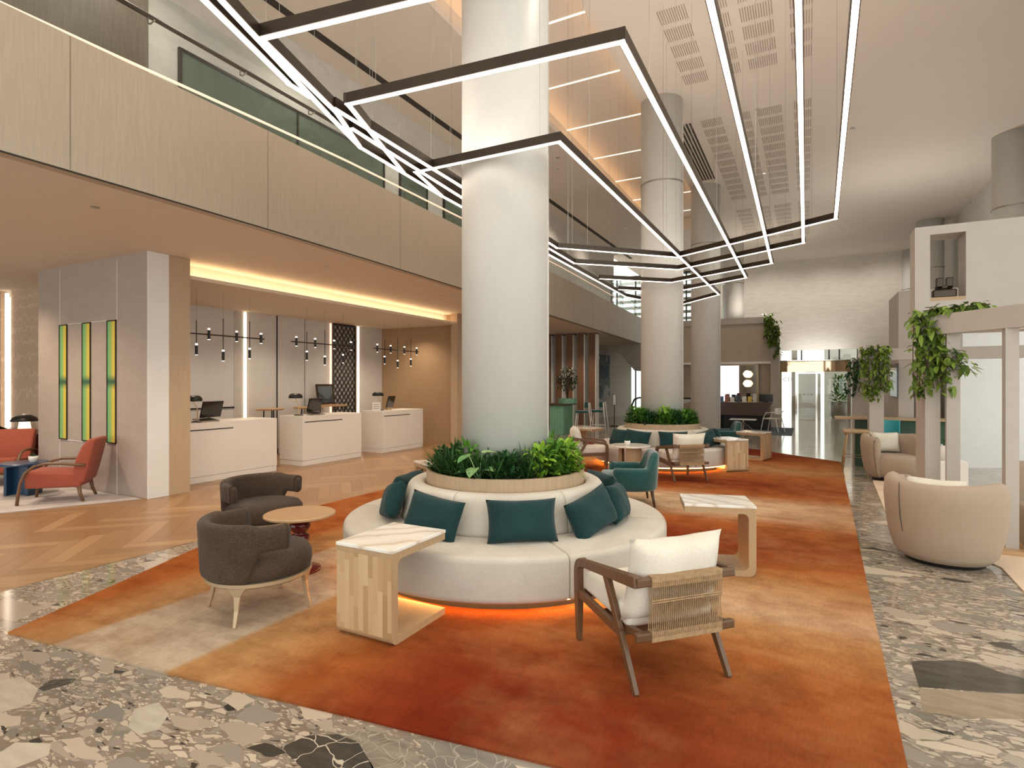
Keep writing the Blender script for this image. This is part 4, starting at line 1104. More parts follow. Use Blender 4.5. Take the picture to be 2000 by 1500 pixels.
def dome_lamp(x, y, z):
    t = thing('mushroom_lamp', 'black dome table lamp with a glowing white stem at far left', 'lamp', (x, y, z))
    bm = BM(); lathe(bm, [(0, 0), (.11, 0), (.10, .01), (.075, .18), (0, .18)], 28); obj('glowing_stem', bm, 'bulb_soft', t, smooth=True)
    bm = BM(); lathe(bm, [(.0, .19), (.20, .175), (.205, .185), (.17, .245), (.10, .285), (0, .295)], 36); obj('lamp_shade', bm, 'black', t, smooth=True)
    bm = BM(); lathe(bm, [(0, .29), (.035, .29), (.035, .31), (0, .315)], 16); obj('finial', bm, 'white', t); return t
M['bulb_soft'] = emit('bulb_soft', (1, .75, .5), 2.2)
dome_lamp(-12.55, 4.95, .75)
t = thing('tablet', 'dark tilted tablet resting on the red desk', 'tablet', (-13.15, 4.85, .75), .2)
bm = BM(); box(bm, -.2, .2, -.01, .01, 0, .22, rot(1.1, 0, 0)); obj('screen', bm, 'screen', t)
# ------------------------------------------------------------------ reception desks
def rdesk(y0, y1, lab, a, b):
    t = thing('reception_desk', lab, 'desk', (-8.68, y0, 0), 0, 'white reception desks')
    ln = y1 - y0
    bm = BM(); box(bm, -.65, 0, 0, ln, .10, .97); obj('body', bm, 'desk', t, bev=.004)
    bm = BM(); box(bm, -.645, -.006, .006, ln - .006, 0, .098); obj('plinth', bm, 'desk', t)
    bm = BM(); box(bm, -.002, .004, a, b, .845, .862); obj('black_inlay', bm, 'black', t)
    return t
rdesk(5.22, 7.22, 'white stone reception desk nearest the oak pillar', .05, 1.1)
rdesk(7.82, 9.45, 'white stone reception desk in the middle of the three', .05, 1.05)
rdesk(10.15, 11.7, 'white stone reception desk farthest away, against the amber oak wall', .05, 1.0)
def dlamp(x, y, lab, g='black dome desk lamps on brass stems'):
    t = thing('desk_lamp', lab, 'lamp', (x, y, .97), 0, g)
    bm = BM(); cyl(bm, (0, 0), .09, 0, .015, 24); obj('base', bm, 'black', t)
    bm = BM(); tube(bm, [(0, 0, .01), (0, 0, .22), (-.03, -.07, .36)], .009, 8); obj('stem', bm, 'brass', t)
    bm = BM(); lathe(bm, [(0, .36), (.13, .345), (.135, .352), (.13, .40), (.10, .43), (.06, .44), (0, .44)], 28, (-.03, -.05, 0)); obj('lamp_shade', bm, 'black', t, smooth=True)
dlamp(-8.95, 5.86, 'black dome desk lamp on the desk nearest the oak pillar')
dlamp(-9.05, 8.05, 'black dome desk lamp on the middle reception desk')
dlamp(-9.05, 10.5, 'black dome desk lamp on the farthest reception desk')
def monitor(x, y, rz, lab, z=.97, s=1.0):
    t = thing('monitor', lab, 'monitor', (x, y, z), rz, 'desk monitors')
    bm = BM(); box(bm, -.23 * s, .23 * s, -.012, .012, -.14, .14, TR(0, 0, .20) @ rot(.25, 0, 0)); obj('screen', bm, 'screen', t, bev=.003)
    bm = BM(); cyl(bm, (0, .06), .09, 0, .012, 20); tube(bm, [(0, .06, .01), (0, .05, .16)], .018, 8); obj('stand', bm, 'brass', t)
    return t
monitor(-9.0, 6.15, PI / 2 + .25, 'angled black monitor on the first reception desk')
monitor(-9.0, 8.42, PI / 2 + .25, 'angled black monitor on the middle reception desk')
monitor(-9.0, 10.82, PI / 2 + .25, 'small angled black monitor on the farthest reception desk', .97, .8)
def keyboard(x, y, lab):
    bm = BM(); box(bm, -.12, .12, -.16, .16, 0, .02, rot(0, .15, 0)); o = obj('keypad', bm, 'steel', loc=(x, y, .99)); tag(o, lab, 'keypad', 'grey keypads on the reception desks')
keyboard(-8.86, 5.95, 'grey sloped keypad beside the monitor on the first desk')
keyboard(-8.86, 8.3, 'grey sloped keypad beside the monitor on the middle desk')
t = thing('notice_stand', 'small white notice card standing on the corner of the farthest desk', 'sign', (-8.98, 10.28, .97), PI / 2)
bm = BM(); box(bm, -.14, .14, -.006, .006, 0, .20); obj('card', bm, 'white', t)
bm = BM()
for i in range(4):
    for j in range(3): box(bm, -.10 + i * .05, -.07 + i * .05, -.008, -.006, .05 + j * .045, .065 + j * .045)
obj('printed_marks', bm, 'dark', t)

# linear chandeliers above the desks
def chandelier():
    t = thing('linear_chandelier', 'x', 'chandelier')
    bm = BM(); tube(bm, [(0, 0, 0), (0, 1.69, 0)], .011, 8); obj('bar', bm, 'black', t)
    def can(y, z):
        bm = BM(); cyl(bm, (0, y), .022, z - .13, z + .03, 16); o = obj('lamp_cylinder', bm, 'black', t)
        bm = BM(); cyl(bm, (0, y), .018, z + .03, z + .055, 16); cyl(bm, (0, y), .019, z - .134, z - .13, 12); obj('glowing_tip', bm, 'bulb', o)
    for y in (.12, .6, 1.12, 1.62): can(y, .05)
    for y, z in ((.38, -.22), (.86, -.30), (1.38, -.24)):
        can(y, z); bm = BM(); tube(bm, [(0, y, z + .06), (0, y, .30 if y > .5 else .22)], .007, 6); obj('rod', bm, 'black', t)
        bm = BM(); tube(bm, [(0, y, .2), (0, y, .735)], .0015, 4); obj('wire', bm, 'black', t)
    return t
ch = chandelier()
for i, (y, lab) in enumerate(((5.43, 'black linear chandelier above the nearest reception desk'), (7.74, 'black linear chandelier above the middle reception desk'), (10.1, 'black linear chandelier above the farthest reception desk'))):
    if i == 0: ch.location = (-8.9, y, 2.43); ch['label'] = lab; ch['group'] = 'linear chandeliers over reception'
    else: dup(ch, (-8.9, y, 2.43), 0, lab, 'linear chandeliers over reception')

# high tables and props behind the desks
def tall_table(x, y, lab):
    t = thing('high_table', lab, 'table', (x, y, 0), 0, 'small brown high tables behind reception')
    bm = BM(); lathe(bm, [(0, 1.03), (.28, 1.03), (.30, 1.045), (.30, 1.06), (.29, 1.07), (0, 1.07)], 32); obj('table_top', bm, 'oak', t)
    for a in (0, 2.1, 4.2):
        bm = BM(); tube(bm, [(.14 * math.cos(a), .14 * math.sin(a), 0), (.12 * math.cos(a), .12 * math.sin(a), 1.03)], .014, 8); obj('leg', bm, 'black', t)
tall_table(-10.4, 8.46, 'small round brown high table by the wall strip, left one')
tall_table(-10.35, 9.45, 'small round brown high table behind the middle desk, right one')
t = thing('framed_picture', 'framed grey picture leaning on the wall behind the middle desk', 'picture', (-10.5, 10.2, 1.1), PI / 2)
bm = BM(); box(bm, -.28, .28, -.012, .012, 0, .50, rot(-.15, 0, 0)); obj('frame', bm, 'bronze', t)
bm = BM(); box(bm, -.23, .23, -.014, -.011, .05, .45, rot(-.15, 0, 0)); obj('print', bm, 'dark', t)
t = thing('console_table', 'brown console table under the framed picture', 'table', (-10.45, 10.3, 0))
bm = BM(); box(bm, -.2, .2, -.55, .35, 1.05, 1.09); obj('table_top', bm, 'oak', t)
for a, b in ((-.16, -.5), (.16, -.5), (-.16, .3), (.16, .3)):
    bm = BM(); tube(bm, [(a, b, 0), (a, b, 1.05)], .015, 8); obj('leg', bm, 'black', t)

# ------------------------------------------------------------------ timber fins, bar and stools
for k in range(5):
    x = -6.72 - .43 * k
    t = thing('timber_fin', 'tall brown timber fin from floor to soffit beside the bar, number %s from the right' % ('one', 'two', 'three', 'four', 'five')[k], 'fin', (x, 19.3, 0), 0, 'timber fins beside the bar')
    t['label'] = ('rightmost', 'second from right', 'middle', 'second from left', 'leftmost visible')[k] + ' of the tall brown timber fins beside the green bar'
    bm = BM(); box(bm, -.25, 0, 0, .35, 0, 3.45); obj('panel', bm, 'finwood', t)
    bm = BM(); box(bm, 0, .02, 0, .35, 0, 3.40); obj('lit_edge', bm, 'pillar_white', t)  # white strip paints in the lit right side of the fin
def art_mat():
    m, t, p = _new('abstract_print'); n = noise(t, coords(t), 1.2, 2)
    L(t, ramp(t, n, [(0, (.03, .04, .05)), (.45, (.09, .11, .12)), (.55, (.35, .34, .32)), (.7, (.10, .13, .15))], 'CONSTANT'), p.inputs['Base Color']); return m
M['art'] = art_mat()
bpy.data.objects['print'].data.materials[0] = M['art']
t = thing('wall_art', 'tall grey abstract panel on the plaster wall right of the fins', 'picture', (-8.9, 25.0, 0))
bm = BM(); bar(bm, (-.05, -.05, 1.95), (.45, 1.35, 1.95), .04, 2.1); obj('panel', bm, 'art', t)
t = thing('dark_wall_art', 'dark abstract panel seen between the timber fins', 'picture', (-10.35, 20.7, 0))
bm = BM(); bar(bm, (0, 0, 1.9), (.35, 1.0, 1.9), .05, 1.9); obj('panel', bm, 'art', t)

t = thing('bar_counter', 'long bar counter with brown top and mint green panelled base', 'counter', (-6.95, 16.6, 0))
bm = BM(); box(bm, -2.0, .2, -.1, .95, .92, .965); obj('counter_top', bm, 'darkwood', t, bev=.006)
bm = BM(); box(bm, -.36, .1, 0, .85, 0, .92)
for i in range(9): box(bm, .1, .115, .03 + i * .09, .09 + i * .09, .02, .90)
for i in range(5): box(bm, -.34 + i * .09, -.28 + i * .09, -.015, 0, .12, .90)
obj('base', bm, 'greenpaint', t)
t = thing('potted_olive_tree', 'small olive tree in a round mint tub on the bar', 'plant', (-6.95, 17.2, .965))
bm = BM(); lathe(bm, [(0, 0), (.30, 0), (.30, .16), (.27, .16), (.27, .13), (0, .13)], 32); obj('tub', bm, 'greenpaint', t)
bm = BM()
for i in range(4): 
    a = i * 1.6; tube(bm, [(0, 0, .1), (.05 * math.cos(a), .05 * math.sin(a), .4), (.16 * math.cos(a), .16 * math.sin(a), .85)], .012, 6)
obj('trunk', bm, 'bark', t)
bm = BM()
for i in range(620):
    a, e, r = rnd(0, 6.28), rnd(-1, 1), random.random() ** .4
    q = math.sqrt(1 - e * e) * r
    leaf(bm, (.38 * q * math.cos(a), .38 * q * math.sin(a), .78 + .42 * e * r), (rnd(-1, 1), rnd(-1, 1), rnd(-.6, 1)), (0, 0, 1), rnd(.08, .12), .045, .2, 2)
obj('foliage', bm, 'lf_olive', t)
def stool(kind='teal'):
    t = thing('bar_stool', 'x', 'stool')
    lg = 'pillar_white' if kind == 'teal' else 'ash'
    for x, y in ((-.2, .2), (.2, .2), (-.2, -.22), (.2, -.22)):
        bm = BM(); top = (x * .7, y * .75, .70) if y > 0 or kind != 'teal' else (x * .75, y * 1.02, 1.0)
        if y < 0 and kind == 'teal': tube(bm, [(x * 1.15, y * 1.5, 0), top], .014, 8, r2=.016)
        else: tube(bm, [(x * 1.1, y * 1.1, 0), top], .013, 8, r2=.018)
        obj('leg', bm, lg, t, smooth=True)
    bm = BM(); tube(bm, [(-.2, .2, .25), (.2, .2, .25), (.2, -.24, .25), (-.2, -.24, .25)], .009, 6, True); obj('footrest', bm, lg, t)
    bm = BM(); box(bm, -.21, .21, -.2, .2, .68, .75); obj('seat', bm, 'velvet' if kind == 'teal' else 'ash', t, bev=.025, smooth=True)
    if kind == 'teal':
        bm = BM(); sector(bm, lambda th: rrect(.19, .225, .84, 1.02, .015), -PI / 2 - 1.1, -PI / 2 + 1.1, 16, .012); obj('backrest', bm, 'velvet', t, smooth=True)
    return t
st = stool()
for i, (x, y, r, lab) in enumerate(((-6.35, 17.0, 1.3, 'dark teal bar stool with white legs at the right end of the bar'), (-6.1, 17.75, 1.4, 'dark teal bar stool with white legs behind the first at the bar end'), (-7.55, 16.1, .1, 'dark teal bar stool tucked under the left of the bar'))):
    r = {0: PI / 2 + .2, 1: PI / 2 + .1, 2: 0}[i]
    if i == 0: st.location = (x, y, 0); st.rotation_euler = (0, 0, r); st['label'] = lab; st['group'] = 'dark teal bar stools'
    else: dup(st, (x, y, 0), r, lab, 'dark teal bar stools')

# escalator, sign, truss
t = thing('escalator', 'escalator head with black handrail loop and glass side behind the bar', 'escalator', (-6.2, 22.3, 0))
for dx in (0, 1.75):
    bm = BM(); pts = [(dx, 0, .35), (dx - .02, 0, .75), (dx + .08, 0, .98), (dx + .25, 0, 1.05), (dx + .5, 0, 1.05), (dx + .68, 0, .98), (dx + .95, .3, .55), (dx + 1.1, .5, .2)]
    tube(bm, pts, .035, 8); obj('handrail', bm, 'black', t, smooth=True)
    bm = BM(); prism(bm, [(0, 0), (1, 0), (1, .01), (0, .01)], 0, .01); bm.free()
    bm = BM(); A = [bm.verts.new((p[0], p[1], p[2])) for p in pts]; bm.faces.new(A); obj('glass_side', bm, 'clearglass', t)
    bm = BM(); box(bm, dx + .05, dx + .9, -.05, .4, 0, .38); obj('deck', bm, 'greenglass', t, bev=.03)
t = thing('sign_stand', 'white notice board on a slim black pole beside the escalator', 'sign', (-6.45, 20.7, 0))
bm = BM(); tube(bm, [(0, 0, .02), (0, 0, .9)], .018, 8); cyl(bm, (0, 0), .15, 0, .02, 20); obj('pole', bm, 'black', t)
bm = BM(); box(bm, -.07, .07, -.012, .012, .78, 1.22, Matrix.Rotation(.5, 4, 'Z')); obj('frame', bm, 'black', t)
bm = BM(); box(bm, -.055, .055, -.016, -.010, .80, 1.20, Matrix.Rotation(.5, 4, 'Z')); obj('notice', bm, 'white', t)
bm = BM()
A = [(-8.3, 3.45), (-5.2, 3.45), (-5.2, 2.2), (-6.9, 2.2), (-7.6, 3.0), (-8.0, 3.1)]
a = [bm.verts.new((x, 25.2, z)) for x, z in A]; b = [bm.verts.new((x, 26.8, z)) for x, z in A]
bm.faces.new(a); bm.faces.new(b[::-1])
for i in range(6): bm.faces.new((a[i], a[(i + 1) % 6], b[(i + 1) % 6], b[i]))
tag(obj('escalator_truss', bm, 'plaster_grey'), 'grey plastered wedge underside of an escalator hanging below the soffit', 'soffit')

# ------------------------------------------------------------------ travel desk kiosk
t = thing('kiosk', 'wood-clad kiosk portal with a mauve frame at the back left of the entrance', 'kiosk', (-1.16, 22.9, 0))
bm = BM(); box(bm, -.02, .26, 0, .7, 0, 3.75); obj('post', bm, 'frame_paint', t)
bm = BM(); box(bm, -3.6, .0, .0, .7, 3.87, 4.1); obj('cap', bm, 'frame_paint', t)
bm = BM(); box(bm, -3.6, .0, .05, .65, 2.44, 3.87)
obj('cladding', bm, 'fascia', t)
bm = BM(); box(bm, -3.6, .0, .02, .6, 2.36, 2.44); obj('beam', bm, 'pillar_white', t)
bm = BM(); box(bm, -3.6, .24, .66, .74, 0, 2.4); obj('back_panel', bm, 'fascia', t)
t = thing('wall_mirror', 'large square mirror in a pale frame on the kiosk wall', 'mirror', (-1.16, 23.5, 0))
x0 = -2.1 ; x1 = -.52
bm = BM(); box(bm, x0, x1, -.0, .04, .93, 2.32); obj('glass', bm, 'clear_mirror', t)
bm = BM(); box(bm, x0 - .06, x0, -.03, .05, .87, 2.38); box(bm, x1, x1 + .06, -.03, .05, .87, 2.38); box(bm, x0, x1, -.03, .05, 2.32, 2.38); box(bm, x0, x1, -.03, .05, .87, .93); obj('frame', bm, 'champagne', t)
t = thing('globe_pendant', 'pair of stacked white globe lights hanging in the kiosk', 'pendant light', (-2.0, 23.1, 0))
for z in (1.62, 1.98):
    bm = BM(); lathe(bm, [(0, z - .14), (.08, z - .12), (.14, z - .03), (.15, z), (.14, z + .03), (.08, z + .12), (0, z + .14)], 20); obj('globe', bm, 'bulb_soft', t, smooth=True)
bm = BM(); tube(bm, [(0, 0, 1.5), (0, 0, 2.4)], .008, 6); obj('rod', bm, 'brass', t)
t = thing('travel_desk', 'dark brown desk with slanted front in the kiosk', 'desk', (-2.05, 21.3, 0))
bm = BM(); A = [(-1.0, .95), (1.0, .95), (.75, .50), (-.75, .50)]
a = [bm.verts.new((x, 0, z)) for x, z in A]; b = [bm.verts.new((x, .6, z)) for x, z in A]
bm.faces.new(a); bm.faces.new(b[::-1])
for i in range(4): bm.faces.new((a[i], a[(i + 1) % 4], b[(i + 1) % 4], b[i]))
obj('top_case', bm, 'darkwood', t)
bm = BM(); box(bm, -.9, -.7, .1, .55, 0, .5); box(bm, .7, .95, .1, .55, 0, .5); box(bm, -.7, .7, .45, .55, 0, .5); obj('pedestal', bm, 'black', t)
cols = [(.10, .2, .38), (.05, .12, .3), (.35, .12, .08), (.75, .7, .62), (.6, .45, .05), (.05, .05, .06), (.5, .5, .48)]
for i, (dx, w, h, c) in enumerate(((-.92, .16, .22, 0), (-.68, .16, .20, 1), (-.48, .14, .26, 2), (-.30, .14, .18, 3), (-.10, .16, .26, 5), (.10, .14, .2, 3), (.28, .13, .2, 4), (.44, .12, .30, 6))):
    m = plain('brochure_%d' % i, cols[c], .4, 0, .3, 30)
    bm = BM(); box(bm, -w / 2, w / 2, -.03, .03, 0, h, rot(-.08, 0, 0)); o = obj('brochure_rack', bm, m, loc=(-2.05 + dx, 21.5, .955))
    tag(o, ('light blue', 'dark blue', 'reddish brown', 'small cream', 'black', 'white framed', 'yellow', 'tall grey')[i] + ' brochure stand on the travel desk', 'brochure', 'brochure stands on the travel desk')
t = thing('monitor', 'black flat monitor at the right end of the travel desk', 'monitor', (-1.25, 21.5, .95), .0)
bm = BM(); box(bm, -.22, .22, -.015, .015, .03, .29); obj('screen', bm, 'screen', t)
bm = BM(); box(bm, -.08, .08, -.05, .05, 0, .03); obj('stand', bm, 'black', t)
def metal_chair():
    t = thing('metal_chair', 'x', 'chair')
    for s in (-1, 1):
        bm = BM(); tube(bm, [(s * .27, .28, 0), (s * .25, .2, .45), (s * .25, .12, .64), (s * .25, -.2, .66), (s * .2, -.26, .70)], .014, 6); obj('arm_frame', bm, 'white', t)
        bm = BM(); tube(bm, [(s * .25, -.3, 0), (s * .22, -.2, .44)], .014, 6); obj('rear_leg', bm, 'white', t)
    bm = BM(); box(bm, -.23, .23, -.22, .24, .42, .46); obj('seat', bm, 'sofa', t, bev=.012)
    bm = BM(); sector(bm, lambda th: rrect(.24, .26, .60, .80, .008), -PI / 2 - .9, -PI / 2 + .9, 12, .006); obj('backrest', bm, 'white', t); return t
mc = metal_chair(); mc.location = (-3.0, 20.55, 0); mc.rotation_euler = (0, 0, face(.8, .4)); mc['label'] = 'white-framed visitor chair left of the travel desk'; mc['group'] = 'white-framed visitor chairs'
dup(mc, (-1.0, 20.7, 0), face(-.9, .35), 'white-framed visitor chair right of the travel desk', 'white-framed visitor chairs')
t = thing('star_base_table', 'low white table on a splayed star base before the travel desk', 'table', (-1.85, 20.0, 0))
bm = BM(); box(bm, -.4, .4, -.25, .25, .42, .445); obj('table_top', bm, 'white', t)
for k in range(5):
    a = k * 1.257 + .3; bm = BM(); tube(bm, [(0, 0, .36), (.38 * math.cos(a), .38 * math.sin(a), .01)], .012, 6); obj('leg', bm, 'chrome', t)
bm = BM(); tube(bm, [(0, 0, .05), (0, 0, .42)], .025, 8); obj('post', bm, 'chrome', t)
bm = BM(); prism(bm, [(-3.6, 19.4), (-.4, 19.4), (-.4, 22.8), (-3.6, 22.8)], 0, .008); tag(obj('blue_rug', bm, plain('slate_rug', (.08, .10, .13), .95, 0, .2, 4)), 'dark slate rug under the travel desk', 'rug')

# ------------------------------------------------------------------ vines
def vine(name_lab, pts, n, ls, mat='lf_vine', spread=.12):
    t = thing('hanging_vine', name_lab, 'plant', pts[0][0])
    o0 = Vector(pts[0][0]); bm = BM(); st = BM()
    for (a, b, rad, cnt) in pts:
        a = Vector(a) - o0; b = Vector(b) - o0
        for i in range(cnt):
            f = random.random(); p = a.lerp(b, f) + Vector((rnd(-1, 1), rnd(-1, 1), rnd(-.5, .5))) * rad
            d = Vector((rnd(-1, 1), rnd(-1.2, .6), rnd(-1.2, .4)))
            leaf(bm, p, d, (0, 0, 1), rnd(.7, 1.25) * ls, rnd(.7, 1.1) * ls * .62, rnd(.1, .6), 4, 0, True)
        for i in range(5):
            q = Vector((rnd(-1, 1), rnd(-1, 1), 0)) * rad * .6
            tube(st, [a + q, a.lerp(b, .5) + q * 1.3, b + q], .004, 4)
    obj('foliage', bm, mat, t); obj('stems', st, 'bark', t); return t

# ------------------------------------------------------------------ mauve portals at right
t = thing('portal_frame', 'tall mauve-grey portal with a shelf opening at the right edge', 'portal', (0, 0, 0))
hx, hy = 1.235, 8.1
D6 = 6.6
hx = -SA * D6 + CA * (787 / 1100 * D6); hy = CA * D6 + SA * (787 / 1100 * D6)
xo0, xo1 = hx + .145, hx + .475   # opening
bm = BM()
box(bm, hx, xo0, hy, hy + .36, 2.2, 3.43); box(bm, xo1, hx + 3.2, hy, hy + .36, 2.2, 3.43)
box(bm, xo0, xo1, hy, hy + .36, 3.33, 3.43); box(bm, xo0, xo1, hy, hy + .36, 2.2, 2.56)
obj('header', bm, 'frame_paint', t)
bm = BM(); box(bm, xo0, xo1, hy + .0, hy + .35, 2.56, 2.60); obj('shelf', bm, 'ash', t)
p1x, p1y = -SA * 6.16 + CA * (807 / 1100 * 6.16), CA * 6.16 + SA * (807 / 1100 * 6.16)
bm = BM(); box(bm, p1x, p1x + .135, p1y, p1y + .6, 0, 2.3); obj('post', bm, 'frame_paint', t)
p2x, p2y = -SA * 5.95 + CA * (849 / 1100 * 5.95), CA * 5.95 + SA * (849 / 1100 * 5.95)
bm = BM(); box(bm, p2x, p2x + .115, p2y, p2y + .07, 0, 2.14); obj('post', bm, 'frame_paint', t)
p3x, p3y = -SA * 5.33 + CA * (964 / 1100 * 5.33), CA * 5.33 + SA * (964 / 1100 * 5.33)
bm = BM(); box(bm, p3x, p3x + .10, p3y, p3y + .11, 0, 2.14); obj('post', bm, 'frame_paint', t)
bm = BM(); bar(bm, (p1x + .02, p1y + .06, 2.235), (p3x + 1.3, p3y - 1.50, 2.235), .13, .21); obj('beam', bm, 'frame_paint', t)
bm = BM(); box(bm, p3x - .08, p3x + .9, p3y - .12, p3y + .35, 0, .05); tag(obj('timber_plinth', bm, 'oak'), 'low orange timber plinth at the foot of the right-hand post', 'plinth')
t = thing('shelf_sculpture', 'black stacked block sculpture on the high shelf of the portal', 'sculpture', (hx + .30, hy + .15, 2.60))
bm = BM(); box(bm, -.115, .115, -.06, .06, .0, .105); obj('lower_block', bm, 'bronze', t, bev=.02)
bm = BM(); box(bm, -.08, -.012, -.05, .05, .11, .24); box(bm, .012, .08, -.05, .05, .11, .24); box(bm, -.08, .08, -.05, .05, .11, .15); obj('upper_block', bm, 'bronze', t, bev=.012)
# second portal
t = thing('portal_frame', 'second mauve portal farther back, between the two barrel chairs', 'portal', (0, 0, 0))
bx, by = -SA * 10.4 + CA * (698 / 1100 * 10.4), CA * 10.4 + SA * (698 / 1100 * 10.4)
bm = BM(); box(bm, bx, bx + .225, by, by + .38, 0, 2.25); obj('post', bm, 'frame_paint', t)
bm = BM(); box(bm, bx, bx + 2.2, by + .02, by + .2, 2.04, 2.25); obj('beam', bm, 'frame_paint', t)
bm = BM(); box(bm, 1.6, 1.85, 13.3, 14.75, 0, 3.42); box(bm, 1.85, 2.6, 13.3, 13.6, 2.3, 3.42); obj('tall_post', bm, 'frame_paint', t)
t = thing('portal_frame', 'third mauve portal, lowest and farthest back toward the entrance', 'portal', (0, 0, 0))
bm = BM(); box(bm, .90, 1.2, 14.4, 14.6, 0, 2.15); obj('post', bm, 'frame_paint', t)
bm = BM(); box(bm, 1.2, 2.4, 14.4, 14.55, 1.95, 2.15); obj('beam', bm, 'frame_paint', t)
bm = BM(); box(bm, 2.0, 2.4, 18.0, 18.3, 0, 3.4); obj('tall_post', bm, 'frame_paint', t)
# white partition and bench seen through the portals
bm = BM(); bar(bm, (2.5, 13.45, 1.5), (4.3, 14.45, 1.5), .08, 3.0); struct('wall_white_partition', bm, 'panel')
t = thing('bench_seat', 'beige upholstered bench at the right edge behind the post', 'bench', (2.35, 7.1, 0))
bm = BM(); box(bm, -.5, 1.2, -.3, .4, .0, .42); obj('seat', bm, 'barrel', t, bev=.04, smooth=True)
bm = BM(); box(bm, -.5, 1.2, .4, .62, .0, .80); obj('backrest', bm, 'barrel', t, bev=.05, smooth=True)
# high counter with stools
t = thing('high_counter', 'long pale oak high counter with dark green base behind the second portal', 'counter', (.5, 12.75, 0))
bm = BM(); box(bm, 0, 1.9, 0, .5, .91, .95); obj('counter_top', bm, 'ash', t, bev=.005)
bm = BM(); box(bm, .35, 1.8, .12, .38, 0, .91); obj('base', bm, plain('dark_green_paint', (.03, .075, .04), .6), t)
s2 = stool('ash'); s2.location = (.82, 12.35, 0); s2['label'] = 'pale wooden bar stool at the left end of the green-based counter'
t = thing('teal_counter_chair', 'bright teal shell chair at the counter, seen between the posts', 'chair', (1.38, 12.5, 0), PI)
bm = BM(); sector(bm, lambda th: rrect(.19, .22, .62, .92, .015), -PI / 2 - .9, -PI / 2 + .9, 16, .012); obj('shell', bm, plain('bright_teal', (.02, .28, .30), .5), t, smooth=True)
bm = BM(); cyl(bm, (0, 0), .2, .58, .63, 24); obj('seat', bm, 'velvet', t)
for a in (.7, 2.3, 3.9, 5.4):
    bm = BM(); tube(bm, [(.2 * math.cos(a), .2 * math.sin(a), 0), (.12 * math.cos(a), .12 * math.sin(a), .58)], .014, 6); obj('leg', bm, 'ash', t)
t = thing('wall_television', 'thin black television on the side of the tall post', 'television', (1.56, 13.7, 0))
bm = BM(); box(bm, -.0, .03, -.5, .5, 1.35, 2.0); obj('screen', bm, 'screen', t)
# vines on the portals, kiosk
random.seed(11)
vine('large trailing green vine over the corner of the nearest portal', [((p1x - .02, p1y - .02, 2.38), (p1x + .12, p1y - .06, 1.55), .13, 400), ((p1x - .0, p1y + .0, 2.40), (p1x + .45, p1y - .32, 2.40), .06, 120), ((p1x + .15, p1y - .1, 1.95), (p1x + .3, p1y - .16, 1.75), .10, 120), ((p1x - .06, p1y + .1, 2.3), (p1x - .06, p1y + .1, 1.45), .05, 50)], 0, .085)
vine('trailing vine on the second portal, beside the bar stool', [((bx - .03, by + .05, 2.3), (bx + .02, by - .04, 1.35), .13, 330), ((bx + .18, by - .06, 2.3), (bx + .22, by - .06, 1.5), .12, 280)], 0, .085)
vine('small dark vine on the third portal nearest the entrance doors', [((.95, 14.3, 2.15), (.85, 14.3, 1.4), .13, 170)], 0, .08, 'lf_dark')
vine('trailing vine over the top corner of the kiosk', [((-1.25, 22.75, 4.15), (-1.1, 22.75, 3.0), .17, 230), ((-1.0, 22.75, 3.9), (-.95, 22.75, 2.6), .13, 120)], 0, .13)
potted(1.87, 10.6, .45, 'small dark plant seen between the posts of the nearest portal', 3)
bm = BM(); box(bm, 1.67, 2.1, 10.4, 10.8, 0, .45); tag(obj('white_stand', bm, 'white', bev=.01), 'white block stand under the plant between the portal posts', 'stand')

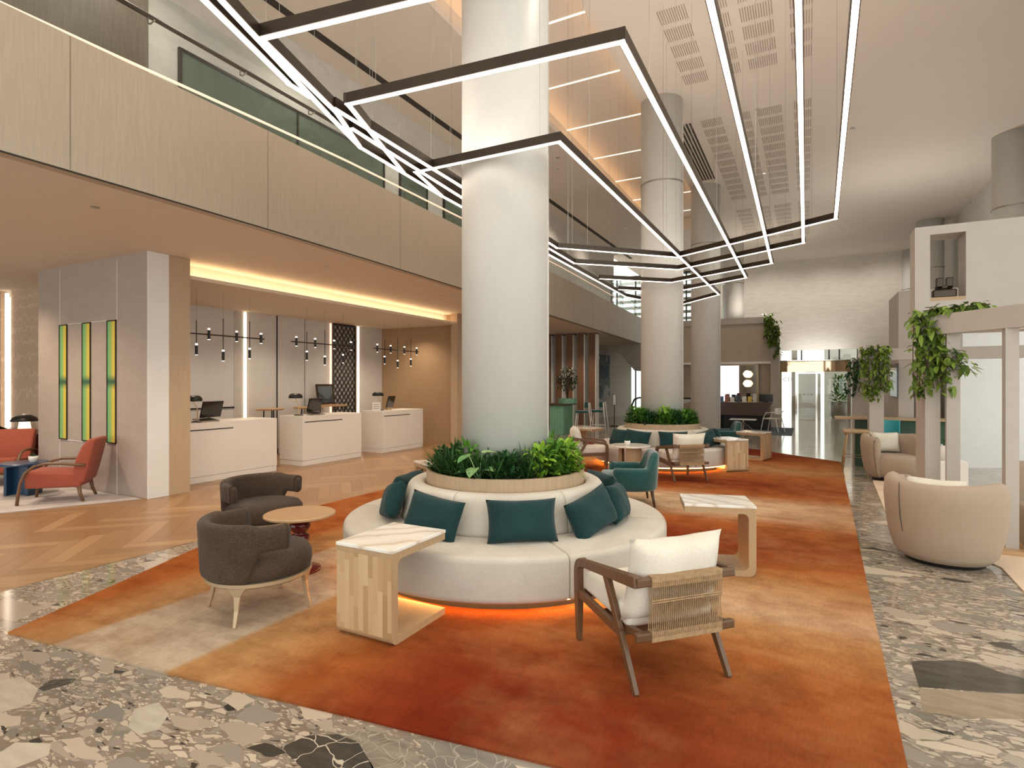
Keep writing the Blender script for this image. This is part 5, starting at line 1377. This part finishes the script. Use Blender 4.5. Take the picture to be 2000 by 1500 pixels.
# ------------------------------------------------------------------ entrance
t = thing('entrance_vestibule', 'chrome and mirror framed glass entrance doors in the back wall', 'door', (-1.06, 28.2, 0))
bm = BM(); box(bm, 0, 2.75, 0, .5, 2.14, 2.62); obj('mirror_header', bm, 'mirror', t)
bm = BM()
for x in (0, .62, 1.42, 2.62): box(bm, x, x + .07, 0, .1, 0, 2.14)
box(bm, 0, 2.75, 0, .06, 2.60, 2.66); box(bm, 2.69, 2.75, 0, .5, 0, 2.14)
obj('chrome_frame', bm, 'chrome', t)
for a, b in ((.07, .62), (.69, 1.42), (1.49, 2.62)):
    bm = BM(); box(bm, a, b, .04, .055, .03, 2.14); obj('glass_door', bm, 'clearglass', t)
bm = BM()
for k in range(5): cyl(bm, (0, 0), .05, 0, .004, 14)
bm.free(); bm = BM()
for k in range(4):
    lathe_m = BM(); lathe_m.free()
    box(bm, .78 + k * .15, .86 + k * .15, .03, .038, 1.1, 1.17)
obj('white_dots', bm, 'white', t)
cu = bpy.data.curves.new('lettering', 'FONT'); cu.body = 'CEI'; cu.size = .26; cu.extrude = .004
tmp = bpy.data.objects.new('tmp', cu); COL.objects.link(tmp); me = bpy.data.meshes.new_from_object(tmp); bpy.data.objects.remove(tmp)
le = bpy.data.objects.new('lettering', me); COL.objects.link(le); me.materials.clear(); me.materials.append(M['white']); le.parent = t; le.location = (.12, .03, 1.72); le.rotation_euler = (PI / 2, 0, 0)
bm = BM()
for x in (-1.0, -.2, .9, 1.3, 2.0): box(bm, x - .03, x + .03, 29.02, 29.1, 2.62, 3.15) if x > -1 else None
tw = struct('window_2', bm, 'black')
bm = BM(); box(bm, -1.06, 2.0, 29.05, 29.06, 2.66, 3.15); obj('pane', bm, 'clearglass', tw)
bm = BM(); box(bm, 1.7, 2.0, 29.05, 29.06, 0, 2.66); obj('pane', bm, 'clearglass', tw)
t = thing('frosted_screen', 'pale translucent screen standing just outside the entrance doors', 'screen', (-.35, 30.6, 0))
bm = BM(); box(bm, 0, .95, 0, .05, 0, 2.1); obj('panel', bm, 'panel', t)
bm = BM(); box(bm, .3, .75, -.02, 0, 2.15, 2.6); obj('picture_frame', bm, 'dark', t)
bm = BM(); box(bm, .38, .66, -.03, -.02, 2.2, 2.5); obj('sheet', bm, 'white', t)
t = thing('outdoor_planter', 'dark pot with a leafy plant outside the glass entrance', 'plant', (1.35, 30.5, 0))
bm = BM(); lathe(bm, [(0, 0), (.28, 0), (.36, .15), (.38, .75), (.34, .75), (.32, .65), (0, .65)], 28); obj('pot', bm, 'darkpanel', t, smooth=True)
bm = bush(1.3, 260, .09, .35)
for v in bm.verts: v.co.z += .65
obj('foliage', bm, 'lf_mid', t)
bm = BM(); box(bm, .8, 2.4, 32.5, 32.7, 0, 3.4); struct('wall_outside', bm, 'plaster_grey')
bm = BM(); box(bm, -.62, -.38, 29.6, 29.8, 0, 3.3); struct('wall_outside_pier', bm, 'plaster_mauve')
